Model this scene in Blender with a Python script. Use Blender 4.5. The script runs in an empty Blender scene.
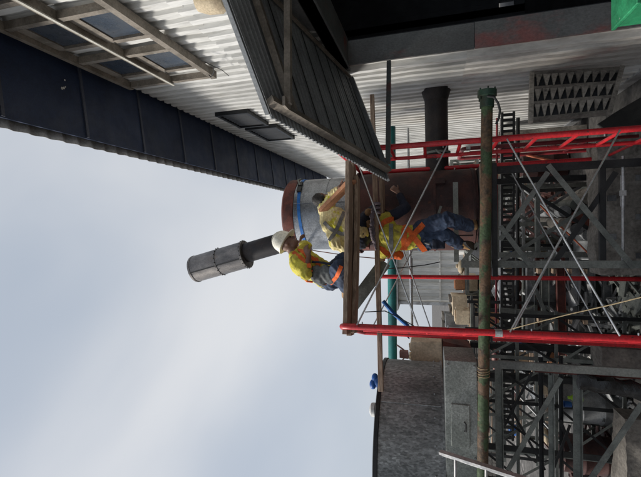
import bpy, math, random
from mathutils import Vector, Matrix, noise
R = math.radians
V = Vector
scene = bpy.context.scene
rnd = random.Random(7)

# ------------------------------------------------------------------ camera (the phone was held sideways: world up is picture left)
FPX = 400.0
CAM = V((0, 0, 2.8))
PITCH, YAW, ROLL = R(15.3), R(1.75), R(0.9)
Fw = V((-math.sin(YAW) * math.cos(PITCH), math.cos(YAW) * math.cos(PITCH), math.sin(PITCH)))
Rt = V((math.cos(YAW), math.sin(YAW), 0))
Up = Rt.cross(Fw)
Xc = -Up * math.cos(ROLL) - Rt * math.sin(ROLL)
Yc = -Up * math.sin(ROLL) + Rt * math.cos(ROLL)
cd = bpy.data.cameras.new('camera')
cam = bpy.data.objects.new('camera', cd)
scene.collection.objects.link(cam)
cam.matrix_world = Matrix(((Xc.x, Yc.x, -Fw.x, CAM.x), (Xc.y, Yc.y, -Fw.y, CAM.y), (Xc.z, Yc.z, -Fw.z, CAM.z), (0, 0, 0, 1)))
cd.sensor_fit = 'HORIZONTAL'
cd.sensor_width = 36
cd.lens = FPX * 36 / 641
cd.clip_start = 0.05
cd.clip_end = 3000
scene.camera = cam

# ------------------------------------------------------------------ sky, sun, exposure
SKY_B, SKY_D = -0.01, -0.28                 # where the bright and the dull cloud streak lie
SUN_EL, SUN_AZ = R(42), R(-94)          # azimuth measured from +Y towards +X: the light comes from the left, a little behind
w = bpy.data.worlds.new('World')
scene.world = w
w.use_nodes = True
nt = w.node_tree
nt.nodes.clear()
N = nt.nodes.new
out = N('ShaderNodeOutputWorld')
bg = N('ShaderNodeBackground')
bg.inputs['Strength'].default_value = 0.1
sky = N('ShaderNodeTexSky')
sky.sky_type = 'NISHITA'
sky.sun_disc = False
sky.sun_elevation = SUN_EL
sky.sun_rotation = SUN_AZ
sky.dust_density = 3.0
tc = N('ShaderNodeTexCoord')
# overcast sheet with soft streaks: st_n lies across the streaks, st_a along them
st_n = V((-0.611, 0.232, -0.757)).normalized()
st_a = V((0.708, 0.588, -0.391)); st_a = (st_a - st_n * st_a.dot(st_n)).normalized()
st_c = st_n.cross(st_a)
def dotv(v):
    q = N('ShaderNodeVectorMath'); q.operation = 'DOT_PRODUCT'; q.inputs[1].default_value = v
    nt.links.new(tc.outputs['Generated'], q.inputs[0]); return q.outputs['Value']
def math_(op, a, b=None, c=None):
    q = N('ShaderNodeMath'); q.operation = op
    for k, x in enumerate((a, b, c)):
        if x is None: continue
        if isinstance(x, (int, float)): q.inputs[k].default_value = x
        else: nt.links.new(x, q.inputs[k])
    return q.outputs[0]
cx_ = N('ShaderNodeCombineXYZ')
across = dotv(st_n)
nt.links.new(math_('MULTIPLY', across, 2.3), cx_.inputs[0])
nt.links.new(math_('MULTIPLY', dotv(st_a), 1.2), cx_.inputs[1])
nt.links.new(math_('MULTIPLY', dotv(st_c), 1.5), cx_.inputs[2])
nz = N('ShaderNodeTexNoise')
nz.inputs['Scale'].default_value = 1.25
nz.inputs['Detail'].default_value = 4.0
nz.inputs['Roughness'].default_value = 0.38
nz.inputs['Distortion'].default_value = 0.3
nt.links.new(cx_.outputs[0], nz.inputs['Vector'])
def bump_(c, wd): return math_('EXPONENT', math_('MULTIPLY', math_('POWER', math_('ABSOLUTE', math_('DIVIDE', math_('SUBTRACT', across, c), wd)), 2.0), -1.0))
fac = math_('ADD', math_('MULTIPLY', nz.outputs['Fac'], 0.75), math_('SUBTRACT', math_('MULTIPLY', bump_(SKY_B, 0.13), 0.19), math_('MULTIPLY', bump_(SKY_D, 0.14), 0.10)))
cr = N('ShaderNodeValToRGB')
cr.color_ramp.interpolation = 'EASE'
cr.color_ramp.elements[0].position = 0.14
cr.color_ramp.elements[0].color = (0.49, 0.555, 0.65, 1)
cr.color_ramp.elements[1].position = 0.70
cr.color_ramp.elements[1].color = (0.85, 0.86, 0.875, 1)
mx = N('ShaderNodeMixRGB')
mx.inputs['Fac'].default_value = 0.88
L = nt.links.new
L(fac, cr.inputs['Fac'])
L(sky.outputs['Color'], mx.inputs['Color1'])
gain = N('ShaderNodeVectorMath')
gain.operation = 'SCALE'
gain.inputs['Scale'].default_value = 6.25
L(cr.outputs['Color'], gain.inputs[0])
L(gain.outputs[0], mx.inputs['Color2'])
L(mx.outputs['Color'], bg.inputs['Color'])
L(bg.outputs['Background'], out.inputs['Surface'])

sd = bpy.data.lights.new('sun', 'SUN')
sd.energy = 2.6
sd.angle = R(12)
sd.color = (1.0, 0.95, 0.88)
sun = bpy.data.objects.new('sun', sd)
scene.collection.objects.link(sun)
sdir = V((math.sin(SUN_AZ) * math.cos(SUN_EL), math.cos(SUN_AZ) * math.cos(SUN_EL), math.sin(SUN_EL)))
sun.rotation_euler = sdir.to_track_quat('Z', 'Y').to_euler()
scene.view_settings.view_transform = 'Standard'
scene.view_settings.look = 'None'
scene.view_settings.exposure = 0.58
scene.view_settings.gamma = 1.0

# ------------------------------------------------------------------ helpers
def P(x, y, Y):
    """point at world depth Y whose bearing from the eye was measured at photo position (x, y)"""
    d = Fw + Xc * ((x - 320.5) / FPX) + Yc * ((238.5 - y) / FPX)
    return CAM + d * (Y / d.y)

def PX(x, y, X):
    d = Fw + Xc * ((x - 320.5) / FPX) + Yc * ((238.5 - y) / FPX)
    return CAM + d * (X / d.x)

COL = scene.collection
ORG = {}
SMOOTH = R(40)

def frame_of(p, q, up=None):
    z = (q - p).normalized()
    u = V(up) if up is not None else V((0, 0, 1))
    if abs(z.dot(u.normalized())) > 0.98:
        u = V((0, 1, 0)) if abs(z.y) < 0.9 else V((1, 0, 0))
    x = u.cross(z).normalized()
    y = z.cross(x).normalized()
    return x, y, z

class MB:
    def __init__(s):
        s.v = []; s.f = []
    def add(s, vs, fs):
        b = len(s.v)
        s.v.extend(V(a) for a in vs)
        s.f.extend(tuple(b + i for i in f) for f in fs)
        return s
    def box(s, c, size, rz=0.0, rot=None, jit=0.0):
        m = rot if rot is not None else Matrix.Rotation(rz, 3, 'Z')
        c = V(c); h = V(size) * 0.5
        vs = []
        for dz in (-1, 1):
            for dy in (-1, 1):
                for dx in (-1, 1):
                    j = V((rnd.uniform(-jit, jit), rnd.uniform(-jit, jit), rnd.uniform(-jit, jit)))
                    vs.append(c + m @ V((dx * h.x, dy * h.y, dz * h.z)) + j)
        return s.add(vs, [(0, 2, 3, 1), (4, 5, 7, 6), (0, 1, 5, 4), (2, 6, 7, 3), (0, 4, 6, 2), (1, 3, 7, 5)])
    def ext(s, p, q, prof, up=None):
        """sweep a closed 2D outline from p to q"""
        p = V(p); q = V(q)
        x, y, z = frame_of(p, q, up)
        n = len(prof)
        vs = [p + x * a + y * b for a, b in prof] + [q + x * a + y * b for a, b in prof]
        fs = [(i, (i + 1) % n, n + (i + 1) % n, n + i) for i in range(n)]
        fs.append(tuple(range(n - 1, -1, -1))); fs.append(tuple(range(n, 2 * n)))
        return s.add(vs, fs)
    def bar(s, p, q, a, b, up=None):
        return s.ext(p, q, [(-a / 2, -b / 2), (a / 2, -b / 2), (a / 2, b / 2), (-a / 2, b / 2)], up)
    def angle(s, p, q, a, t=0.007, up=None, fx=1, fy=1):
        pr = [(0, 0), (a * fx, 0), (a * fx, t * fy), (t * fx, t * fy), (t * fx, a * fy), (0, a * fy)]
        if fx * fy < 0: pr = pr[::-1]
        return s.ext(p, q, pr, up)
    def channel(s, p, q, a, b, t=0.008, up=None):
        pr = [(-a / 2, 0), (a / 2, 0), (a / 2, b), (a / 2 - t, b), (a / 2 - t, t), (-a / 2 + t, t), (-a / 2 + t, b), (-a / 2, b)]
        return s.ext(p, q, pr, up)
    def tube(s, p, q, r, n=12, r2=None):
        r2 = r if r2 is None else r2
        p = V(p); q = V(q)
        x, y, z = frame_of(p, q)
        vs = [];
        for c, rr in ((p, r), (q, r2)):
            for i in range(n):
                a = 2 * math.pi * i / n
                vs.append(c + x * (rr * math.cos(a)) + y * (rr * math.sin(a)))
        fs = [(i, (i + 1) % n, n + (i + 1) % n, n + i) for i in range(n)]
        fs.append(tuple(range(n - 1, -1, -1))); fs.append(tuple(range(n, 2 * n)))
        return s.add(vs, fs)
    def path(s, pts, r, n=8, flat=1.0):
        pts = [V(p) for p in pts]
        rings = []
        m = len(pts)
        px = None
        for i, p in enumerate(pts):
            d = (pts[min(i + 1, m - 1)] - pts[max(i - 1, 0)]).normalized()
            if px is None:
                x, y, z = frame_of(p, p + d)
            else:
                x = (px - d * px.dot(d)).normalized(); y = d.cross(x)
            px = x
            rings.append([p + x * (r * math.cos(2 * math.pi * k / n)) + y * (r * flat * math.sin(2 * math.pi * k / n)) for k in range(n)])
        vs = [v for rg in rings for v in rg]
        fs = []
        for i in range(m - 1):
            for k in range(n):
                fs.append((i * n + k, i * n + (k + 1) % n, (i + 1) * n + (k + 1) % n, (i + 1) * n + k))
        fs.append(tuple(range(n - 1, -1, -1))); fs.append(tuple(range((m - 1) * n, m * n)))
        return s.add(vs, fs)
    def lathe(s, c, prof, n=32, axis=(0, 0, 1), a0=0.0, a1=2 * math.pi):
        c = V(c); ax = V(axis).normalized()
        x, y, z = frame_of(c, c + ax)
        full = abs(a1 - a0 - 2 * math.pi) < 1e-6
        m = n if full else n + 1
        vs = []
        for r, h in prof:
            for i in range(m):
                a = a0 + (a1 - a0) * i / n
                vs.append(c + z * h + x * (r * math.cos(a)) + y * (r * math.sin(a)))
        fs = []
        for j in range(len(prof) - 1):
            for i in range(n):
                k = (i + 1) % m
                fs.append((j * m + i, j * m + k, (j + 1) * m + k, (j + 1) * m + i))
        if full:
            if prof[0][0] > 1e-5: fs.append(tuple(range(m - 1, -1, -1)))
            if prof[-1][0] > 1e-5: fs.append(tuple(range((len(prof) - 1) * m, len(prof) * m)))
        return s.add(vs, fs)
    def poly(s, pts, nrm, t):
        """a flat outline with thickness t along nrm"""
        nrm = V(nrm).normalized() * t
        pts = [V(p) for p in pts]
        n = len(pts)
        vs = pts + [p + nrm for p in pts]
        fs = [(i, (i + 1) % n, n + (i + 1) % n, n + i) for i in range(n)]
        fs.append(tuple(range(n - 1, -1, -1))); fs.append(tuple(range(n, 2 * n)))
        return s.add(vs, fs)
    def ball(s, c, rad, n=12, m=8, rot=None):
        c = V(c); rad = V(rad) if not isinstance(rad, (int, float)) else V((rad,) * 3)
        vs = []; 
        for j in range(m + 1):
            t = math.pi * j / m
            for i in range(n):
                a = 2 * math.pi * i / n
                d = V((rad.x * math.sin(t) * math.cos(a), rad.y * math.sin(t) * math.sin(a), -rad.z * math.cos(t)))
                vs.append(c + (rot @ d if rot is not None else d))
        fs = []
        for j in range(m):
            for i in range(n):
                fs.append((j * n + i, j * n + (i + 1) % n, (j + 1) * n + (i + 1) % n, (j + 1) * n + i))
        return s.add(vs, fs)
    def mesh(s, name, org, smooth=True):
        me = bpy.data.meshes.new(name)
        me.from_pydata([tuple(v - org) for v in s.v], [], s.f)
        me.validate()
        import bmesh
        bm = bmesh.new(); bm.from_mesh(me)
        bmesh.ops.remove_doubles(bm, verts=bm.verts, dist=1e-6)
        bmesh.ops.recalc_face_normals(bm, faces=bm.faces)
        bm.to_mesh(me); bm.free()
        if smooth:
            for p in me.polygons: p.use_smooth = True
            try: me.set_sharp_from_angle(angle=SMOOTH)
            except Exception: pass
        return me
    def build(s, name, m, parent=None, bevel=0.0, smooth=True):
        if parent is not None:
            org = ORG[parent]
        else:
            lo = [min(v[i] for v in s.v) for i in range(3)]; hi = [max(v[i] for v in s.v) for i in range(3)]
            org = V(((lo[0] + hi[0]) / 2, (lo[1] + hi[1]) / 2, lo[2]))
        o = bpy.data.objects.new(name, s.mesh(name, org, smooth))
        o.data.materials.append(MAT[m] if isinstance(m, str) else m)
        COL.objects.link(o)
        ORG[o] = org
        if parent is not None: o.parent = parent
        else: o.location = org
        if bevel:
            b = o.modifiers.new('bevel', 'BEVEL'); b.width = bevel; b.segments = 2; b.limit_method = 'ANGLE'
        return o

def thing(name, label, cat, loc, group=None):
    o = bpy.data.objects.new(name, None)
    o.empty_display_size = 0.1
    COL.objects.link(o); o.location = loc
    ORG[o] = V(loc)
    return tag(o, label, cat, group)

def tag(o, label=None, cat=None, group=None, kind=None):
    if label: o['label'] = label
    if cat: o['category'] = cat
    if group: o['group'] = group
    if kind: o['kind'] = kind
    return o

def copy_tree(o, parent=None):
    c = o.copy(); COL.objects.link(c); c.parent = parent
    ORG[c] = ORG[o]
    for ch in list(o.children): copy_tree(ch, c)
    return c

# ------------------------------------------------------------------ materials
MAT = {}
def mat(name, col, col2=None, rough=0.6, metal=0.0, scale=5.0, lo=0.42, hi=0.62, stretch=(1, 1, 1), bump=0.15, bscale=60.0, fine=0.22, col3=None, lo3=0.6, hi3=0.7, scale3=11.0, spangle=0.0, rvar=0.12):
    m = bpy.data.materials.new(name); m.use_nodes = True
    t = m.node_tree; n = t.nodes; l = t.links.new
    b = n['Principled BSDF']
    tc = n.new('ShaderNodeTexCoord'); mp = n.new('ShaderNodeMapping')
    mp.inputs['Scale'].default_value = stretch
    oi = n.new('ShaderNodeObjectInfo')
    ad = n.new('ShaderNodeVectorMath'); ad.operation = 'MULTIPLY_ADD'
    l(tc.outputs['Object'], mp.inputs['Vector'])
    cmb = n.new('ShaderNodeCombineXYZ')
    for k in range(3): l(oi.outputs['Random'], cmb.inputs[k])
    ad.inputs[1].default_value = (13, 13, 13)
    l(cmb.outputs[0], ad.inputs[0]); l(mp.outputs[0], ad.inputs[2])
    vec = ad.outputs[0]
    def nois(sc, det=6, rg=0.6):
        q = n.new('ShaderNodeTexNoise'); q.inputs['Scale'].default_value = sc; q.inputs['Detail'].default_value = det
        q.inputs['Roughness'].default_value = rg
        l(vec, q.inputs['Vector']); return q.outputs['Fac']
    def ramp(fac, a, c):
        q = n.new('ShaderNodeMapRange'); q.interpolation_type = 'SMOOTHSTEP'
        q.inputs['From Min'].default_value = a; q.inputs['From Max'].default_value = c
        l(fac, q.inputs['Value']); return q.outputs['Result']
    def mix(f, a, c):
        q = n.new('ShaderNodeMixRGB')
        if isinstance(f, float): q.inputs['Fac'].default_value = f
        else: l(f, q.inputs['Fac'])
        for s_, k in ((a, 'Color1'), (c, 'Color2')):
            if isinstance(s_, tuple): q.inputs[k].default_value = s_
            else: l(s_, q.inputs[k])
        return q.outputs['Color']
    c1 = tuple(col) + (1,)
    base = mix(ramp(nois(scale), lo, hi), c1, tuple(col2 if col2 else [k * 0.72 for k in col]) + (1,))
    if col3: base = mix(ramp(nois(scale3, 8, 0.65), lo3, hi3), base, tuple(col3) + (1,))
    fn = nois(bscale, 4)
    hs = n.new('ShaderNodeHueSaturation')
    mr = n.new('ShaderNodeMapRange'); l(fn, mr.inputs['Value'])
    mr.inputs['From Min'].default_value = 0.3; mr.inputs['From Max'].default_value = 0.7
    mr.inputs['To Min'].default_value = 1 - fine; mr.inputs['To Max'].default_value = 1 + fine
    val = mr.outputs['Result']
    if spangle:
        vo = n.new('ShaderNodeTexVoronoi'); vo.inputs['Scale'].default_value = 58; l(vec, vo.inputs['Vector'])
        sx = n.new('ShaderNodeSeparateColor'); l(vo.outputs['Color'], sx.inputs[0])
        m2 = n.new('ShaderNodeMapRange'); l(sx.outputs[0], m2.inputs['Value'])
        m2.inputs['To Min'].default_value = 1 - spangle; m2.inputs['To Max'].default_value = 1 + spangle
        mm = n.new('ShaderNodeMath'); mm.operation = 'MULTIPLY'; l(val, mm.inputs[0]); l(m2.outputs['Result'], mm.inputs[1]); val = mm.outputs[0]
    # every object a little lighter or darker than the next of its kind
    m3 = n.new('ShaderNodeMapRange'); l(oi.outputs['Random'], m3.inputs['Value'])
    m3.inputs['To Min'].default_value = 0.9; m3.inputs['To Max'].default_value = 1.1
    m4 = n.new('ShaderNodeMath'); m4.operation = 'MULTIPLY'; l(val, m4.inputs[0]); l(m3.outputs['Result'], m4.inputs[1])
    l(m4.outputs[0], hs.inputs['Value']); l(base, hs.inputs['Color'])
    l(hs.outputs['Color'], b.inputs['Base Color'])
    rr = n.new('ShaderNodeMapRange'); l(nois(scale * 2.3), rr.inputs['Value'])
    rr.inputs['From Min'].default_value = 0.3; rr.inputs['From Max'].default_value = 0.7
    rr.inputs['To Min'].default_value = max(0.05, rough - rvar); rr.inputs['To Max'].default_value = min(1, rough + rvar)
    l(rr.outputs['Result'], b.inputs['Roughness'])
    b.inputs['Metallic'].default_value = metal
    if bump:
        bp = n.new('ShaderNodeBump'); bp.inputs['Strength'].default_value = bump; bp.inputs['Distance'].default_value = 0.01
        l(fn, bp.inputs['Height']); l(bp.outputs['Normal'], b.inputs['Normal'])
    MAT[name] = m
    return m

mat('cladding', (0.62, 0.622, 0.605), (0.48, 0.478, 0.455), 0.5, 0, 1.6, stretch=(1, 1, 0.12), col3=(0.30, 0.285, 0.25), lo3=0.54, hi3=0.74, scale3=11, bump=0.05, bscale=30, fine=0.16)
mat('cladding_dusty', (0.66, 0.655, 0.63), (0.50, 0.485, 0.45), 0.6, 0, 1.6, stretch=(1, 1, 0.12), col3=(0.24, 0.21, 0.17), lo3=0.52, hi3=0.72, scale3=11, bump=0.05, bscale=30, fine=0.2)
mat('navy', (0.013, 0.026, 0.066), (0.009, 0.019, 0.050), 0.6, 0, 2, col3=(0.03, 0.028, 0.03), lo3=0.62, hi3=0.8, scale3=3, bump=0.05)
mat('navy_rib', (0.050, 0.058, 0.085), None, 0.6, 0, 2)
mat('roof_sheet', (0.44, 0.45, 0.46), (0.26, 0.26, 0.26), 0.5, 0.3, 3)
mat('cream_trim', (0.58, 0.57, 0.51), (0.42, 0.40, 0.35), 0.5, 0, 4)
mat('frame_brown', (0.24, 0.21, 0.175), (0.15, 0.13, 0.105), 0.6, 0.2, 5, col3=(0.26, 0.25, 0.22), lo3=0.58, hi3=0.7)
mat('window_pane', (0.035, 0.048, 0.068), (0.05, 0.058, 0.07), 0.28, 0, 3, bump=0.03)
mat('dark_louvre', (0.018, 0.020, 0.024), None, 0.5, 0.3, 4)
mat('awning_sheet', (0.28, 0.295, 0.305), (0.22, 0.23, 0.24), 0.55, 0.25, 3, bump=0.05)
mat('jamb_steel', (0.13, 0.137, 0.135), (0.10, 0.10, 0.098), 0.55, 0.2, 1.6, stretch=(1, 1, 0.6), col3=(0.20, 0.075, 0.065), lo3=0.56, hi3=0.66, scale3=1.1, bump=0.05)
mat('jamb_stained', (0.15, 0.15, 0.145), (0.11, 0.11, 0.105), 0.6, 0.1, 1.6, stretch=(1, 1, 0.6), col3=(0.26, 0.10, 0.09), lo3=0.40, hi3=0.56, scale3=1.7, bump=0.05)
mat('cladding_stained', (0.64, 0.63, 0.60), (0.48, 0.45, 0.41), 0.6, 0, 1.6, stretch=(1, 1, 0.35), col3=(0.46, 0.25, 0.21), lo3=0.50, hi3=0.72, scale3=2.0, bump=0.05, bscale=25, fine=0.15)
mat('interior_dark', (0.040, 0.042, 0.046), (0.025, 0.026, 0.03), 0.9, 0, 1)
mat('galvanised', (0.24, 0.255, 0.275), (0.13, 0.14, 0.155), 0.40, 0.7, 2.2, spangle=0.16, bump=0.03, col3=(0.16, 0.13, 0.11), lo3=0.66, hi3=0.75, scale3=7)
mat('galvanised_dark', (0.32, 0.33, 0.325), (0.19, 0.20, 0.198), 0.6, 0.35, 2.2, stretch=(1, 1, 0.45), spangle=0.36, bump=0.05, fine=0.3, col3=(0.14, 0.125, 0.105), lo3=0.60, hi3=0.74, scale3=5)
mat('galvanised_green', (0.32, 0.335, 0.31), (0.21, 0.225, 0.205), 0.6, 0.35, 2.2, spangle=0.2, bump=0.05, fine=0.3, col3=(0.11, 0.07, 0.05), lo3=0.63, hi3=0.75, scale3=5)
mat('rust_dark', (0.085, 0.036, 0.031), (0.040, 0.023, 0.024), 0.7, 0.2, 2.5, col3=(0.12, 0.045, 0.030), lo3=0.58, hi3=0.75, bump=0.2)
mat('rust_red', (0.16, 0.050, 0.038), (0.085, 0.034, 0.030), 0.75, 0.1, 5, bump=0.2)
mat('flue_steel', (0.22, 0.205, 0.195), (0.12, 0.115, 0.115), 0.45, 0.6, 2.2, stretch=(1, 1, 0.5), col3=(0.17, 0.12, 0.085), lo3=0.55, hi3=0.72, scale3=3, bump=0.06)
mat('black_duct', (0.030, 0.028, 0.030), (0.045, 0.036, 0.034), 0.55, 0.4, 3)
mat('red_paint', (0.60, 0.020, 0.028), (0.46, 0.016, 0.024), 0.42, 0, 6, col3=(0.13, 0.035, 0.03), lo3=0.60, hi3=0.66, scale3=22, bump=0.08)
mat('red_paint_old', (0.24, 0.020, 0.028), (0.15, 0.020, 0.024), 0.5, 0, 6, bump=0.04)
mat('timber', (0.37, 0.275, 0.20), (0.22, 0.155, 0.11), 0.8, 0, 6, stretch=(0.5, 6, 6), bump=0.3, bscale=22, col3=(0.28, 0.20, 0.15), lo3=0.58, hi3=0.7, scale3=5)
mat('timber_fresh', (0.40, 0.19, 0.095), (0.32, 0.145, 0.075), 0.7, 0, 5, bump=0.15, bscale=30)
mat('teal_paint', (0.020, 0.20, 0.19), (0.015, 0.13, 0.13), 0.45, 0, 4, bump=0.03)
mat('pipe_green_rust', (0.12, 0.072, 0.040), (0.055, 0.040, 0.026), 0.75, 0.1, 9, col3=(0.050, 0.080, 0.036), lo3=0.46, hi3=0.53, scale3=4.0, bump=0.5, bscale=45, fine=0.4)
mat('green_steel', (0.022, 0.055, 0.036), (0.030, 0.036, 0.024), 0.55, 0.1, 8)
mat('steel_grey', (0.21, 0.225, 0.205), (0.13, 0.14, 0.13), 0.6, 0.25, 4, col3=(0.11, 0.065, 0.042), lo3=0.66, hi3=0.76, scale3=6, bump=0.1)
mat('steel_black', (0.030, 0.031, 0.032), (0.018, 0.019, 0.020), 0.6, 0.3, 4, bump=0.08)
mat('zinc_tube', (0.68, 0.69, 0.69), (0.52, 0.53, 0.53), 0.32, 0.8, 6, bump=0.03)
mat('aluminium', (0.50, 0.50, 0.50), (0.36, 0.355, 0.35), 0.42, 0.6, 5, bump=0.02)
mat('concrete', (0.20, 0.183, 0.16), (0.115, 0.105, 0.094), 0.9, 0, 1.8, bump=0.5, bscale=26, fine=0.35, col3=(0.07, 0.064, 0.058), lo3=0.56, hi3=0.7, scale3=4)
mat('concrete_mid', (0.32, 0.295, 0.26), (0.20, 0.183, 0.16), 0.9, 0, 1.8, bump=0.5, bscale=26, fine=0.35, col3=(0.10, 0.09, 0.08), lo3=0.56, hi3=0.7, scale3=4)
mat('concrete_pale', (0.66, 0.55, 0.40), (0.55, 0.44, 0.31), 0.9, 0, 2.5, bump=0.3, bscale=30, col3=(0.24, 0.13, 0.075), lo3=0.62, hi3=0.75, scale3=4)
mat('ash_ground', (0.105, 0.10, 0.095), (0.050, 0.048, 0.046), 0.95, 0, 0.7, bump=0.8, bscale=14, fine=0.4, col3=(0.22, 0.21, 0.20), lo3=0.56, hi3=0.68, scale3=1.4)
mat('blue_strap', (0.012, 0.13, 0.42), (0.008, 0.085, 0.30), 0.7, 0, 8)
mat('hivis_yellow', (0.62, 0.55, 0.06), (0.46, 0.39, 0.06), 0.8, 0, 9, col3=(0.24, 0.20, 0.07), lo3=0.54, hi3=0.72, bump=0.15)
mat('faded_yellow', (0.70, 0.61, 0.33), (0.58, 0.49, 0.25), 0.85, 0, 8, col3=(0.62, 0.58, 0.06), lo3=0.56, hi3=0.62, scale3=6, bump=0.1)
mat('orange_web', (0.72, 0.13, 0.020), (0.55, 0.10, 0.02), 0.75, 0, 12)
mat('grey_web', (0.22, 0.22, 0.21), None, 0.6, 0, 12)
mat('denim', (0.040, 0.062, 0.110), (0.024, 0.036, 0.068), 0.9, 0, 7, col3=(0.10, 0.13, 0.18), lo3=0.60, hi3=0.75, bump=0.2)
mat('navy_cloth', (0.018, 0.024, 0.045), (0.012, 0.015, 0.026), 0.9, 0, 7, bump=0.2)
mat('skin', (0.20, 0.105, 0.070), (0.16, 0.08, 0.055), 0.55, 0, 10, bump=0.05)
mat('hair', (0.018, 0.015, 0.014), None, 0.7, 0, 20, bump=0.4)
mat('helmet_shell', (0.80, 0.77, 0.66), (0.70, 0.66, 0.55), 0.38, 0, 6, bump=0.02)
mat('tool_canvas', (0.13, 0.14, 0.14), (0.085, 0.09, 0.09), 0.85, 0, 9, bump=0.2)
mat('boot_tan', (0.34, 0.20, 0.085), (0.22, 0.125, 0.06), 0.75, 0, 9, bump=0.2)
mat('rubber_black', (0.015, 0.015, 0.015), None, 0.6, 0, 9)
mat('rope_tan', (0.36, 0.28, 0.16), (0.26, 0.20, 0.12), 0.9, 0, 40, bump=0.3)
mat('hose_orange', (0.50, 0.12, 0.05), None, 0.6, 0, 9)
mat('cloth_beige', (0.48, 0.40, 0.28), (0.36, 0.29, 0.20), 0.9, 0, 6, bump=0.2)
mat('cloth_mauve', (0.17, 0.14, 0.16), (0.11, 0.09, 0.105), 0.9, 0, 8, bump=0.2)
mat('blue_plastic', (0.015, 0.11, 0.40), (0.012, 0.075, 0.27), 0.5, 0, 6)
mat('green_plastic', (0.030, 0.27, 0.12), (0.022, 0.20, 0.09), 0.5, 0, 6, col3=(0.40, 0.46, 0.42), lo3=0.66, hi3=0.70, scale3=9)
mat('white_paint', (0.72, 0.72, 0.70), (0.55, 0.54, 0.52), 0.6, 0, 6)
mat('black_plastic', (0.007, 0.007, 0.008), None, 0.30, 0, 6, bump=0.6, bscale=16)
mat('scrap_grey', (0.30, 0.31, 0.315), (0.14, 0.147, 0.152), 0.5, 0.35, 3, bump=0.1)
mat('pink_board', (0.40, 0.22, 0.20), (0.30, 0.17, 0.15), 0.8, 0, 4)
mat('lime_plastic', (0.36, 0.62, 0.03), None, 0.6, 0, 6)

# ------------------------------------------------------------------ ground and yard surfaces
g = MB()
NX, NY = 90, 110
for j in range(NY + 1):
    for i in range(NX + 1):
        x = -45 + i * 1.0; yy = -12 + j * 0.9
        z = noise.noise(V((x * 0.5, yy * 0.5, 0))) * 0.06 + noise.noise(V((x * 1.7, yy * 1.7, 3))) * 0.03
        if x > 1.5: z *= 0.15
        g.v.append(V((x, yy, z - 0.03)))
for j in range(NY):
    for i in range(NX):
        a = j * (NX + 1) + i
        g.f.append((a, a + 1, a + NX + 2, a + NX + 1))
gd = g.build('ground', 'ash_ground'); tag(gd, kind='structure')
far = MB().box((0, 300, -0.35), (2400, 2400, 0.4)).build('terrain', 'ash_ground'); tag(far, kind='structure')

# ------------------------------------------------------------------ the clad building on the right
WX = 2.0                                   # outside face of the cladding
EAVE_Z = 6.72
JY = 4.95                                  # far jamb of the big doorway
HEAD_Z = 3.75
W_END = 15.5
bld = thing('industrial_building', 'white corrugated metal building with navy eaves and a dark open doorway', 'building', (WX + 3, 5, 0))

def trap_profile(width, pitch, depth, t=0.004, flat=0.42):
    """outline of a trapezoidal sheet, width along x, depth along -y"""
    top = []
    n = int(round(width / pitch))
    for k in range(n):
        x0 = k * pitch
        top += [(x0, 0), (x0 + pitch * flat, 0), (x0 + pitch * (flat + 0.08), depth), (x0 + pitch * 0.92, depth)]
    top.append((n * pitch, 0))
    return top + [(a, b - t) for a, b in reversed(top)]

def wall_sheet(y0, width, z0, z1, m, off=0.0, parent=bld, deep=0.05):
    pr = trap_profile(width, 1 / 6, deep, flat=0.40)
    mb = MB()
    n = len(pr); h = n // 2
    nzs = max(2, int((z1 - z0) / 0.11))
    for k in range(nzs + 1):                                      # dented, slightly buckled sheet
        z = z0 + (z1 - z0) * k / nzs
        for i_, (a, b) in enumerate(pr):
            q = V(((y0 + a) * 2.2, z * 3.1, 0.5)); q2 = V(((y0 + a) * 6.0, z * 7.0, 2.5))
            dn = 0.007 * noise.noise(q) + 0.004 * noise.noise(q2)
            if k in (0, nzs): dn *= 0.4
            mb.v.append(V((WX - off - b - dn, y0 + a + 0.006 * noise.noise(q2 * 0.7), z)))
    for k in range(nzs):
        for i_ in range(n):
            a, b = k * n + i_, k * n + (i_ + 1) % n
            mb.f.append((a, b, b + n, a + n))
    for i_ in range(h - 1):
        mb.f.append((i_, i_ + 1, n - 2 - i_, n - 1 - i_)); q = nzs * n
        mb.f.append((q + i_, q + i_ + 1, q + n - 2 - i_, q + n - 1 - i_))
    return mb.build('cladding_sheet', m, parent, smooth=False)

yy = 0.95
while yy < W_END:
    lowz = 0.12 if yy > JY - 0.1 else HEAD_Z + 0.12
    split = 4.95
    wall_sheet(yy, 1.0, split - 0.06, EAVE_Z - 0.02, 'cladding', 0.006, deep=0.034)
    if 4.9 < yy < 5.0:
        wall_sheet(yy, 1.0, 2.35, split, 'cladding', 0.0, deep=0.07); wall_sheet(yy, 1.0, lowz, 2.40, 'cladding_stained', -0.005, deep=0.07)
    elif lowz < 1: wall_sheet(yy, 1.0, lowz, split, 'cladding_dusty' if 5.0 < yy < 7.6 else 'cladding', 0.0, deep=0.07)
    else: wall_sheet(yy, 1.0, lowz, split, 'cladding', 0.0)
    yy += 1.0
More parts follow.
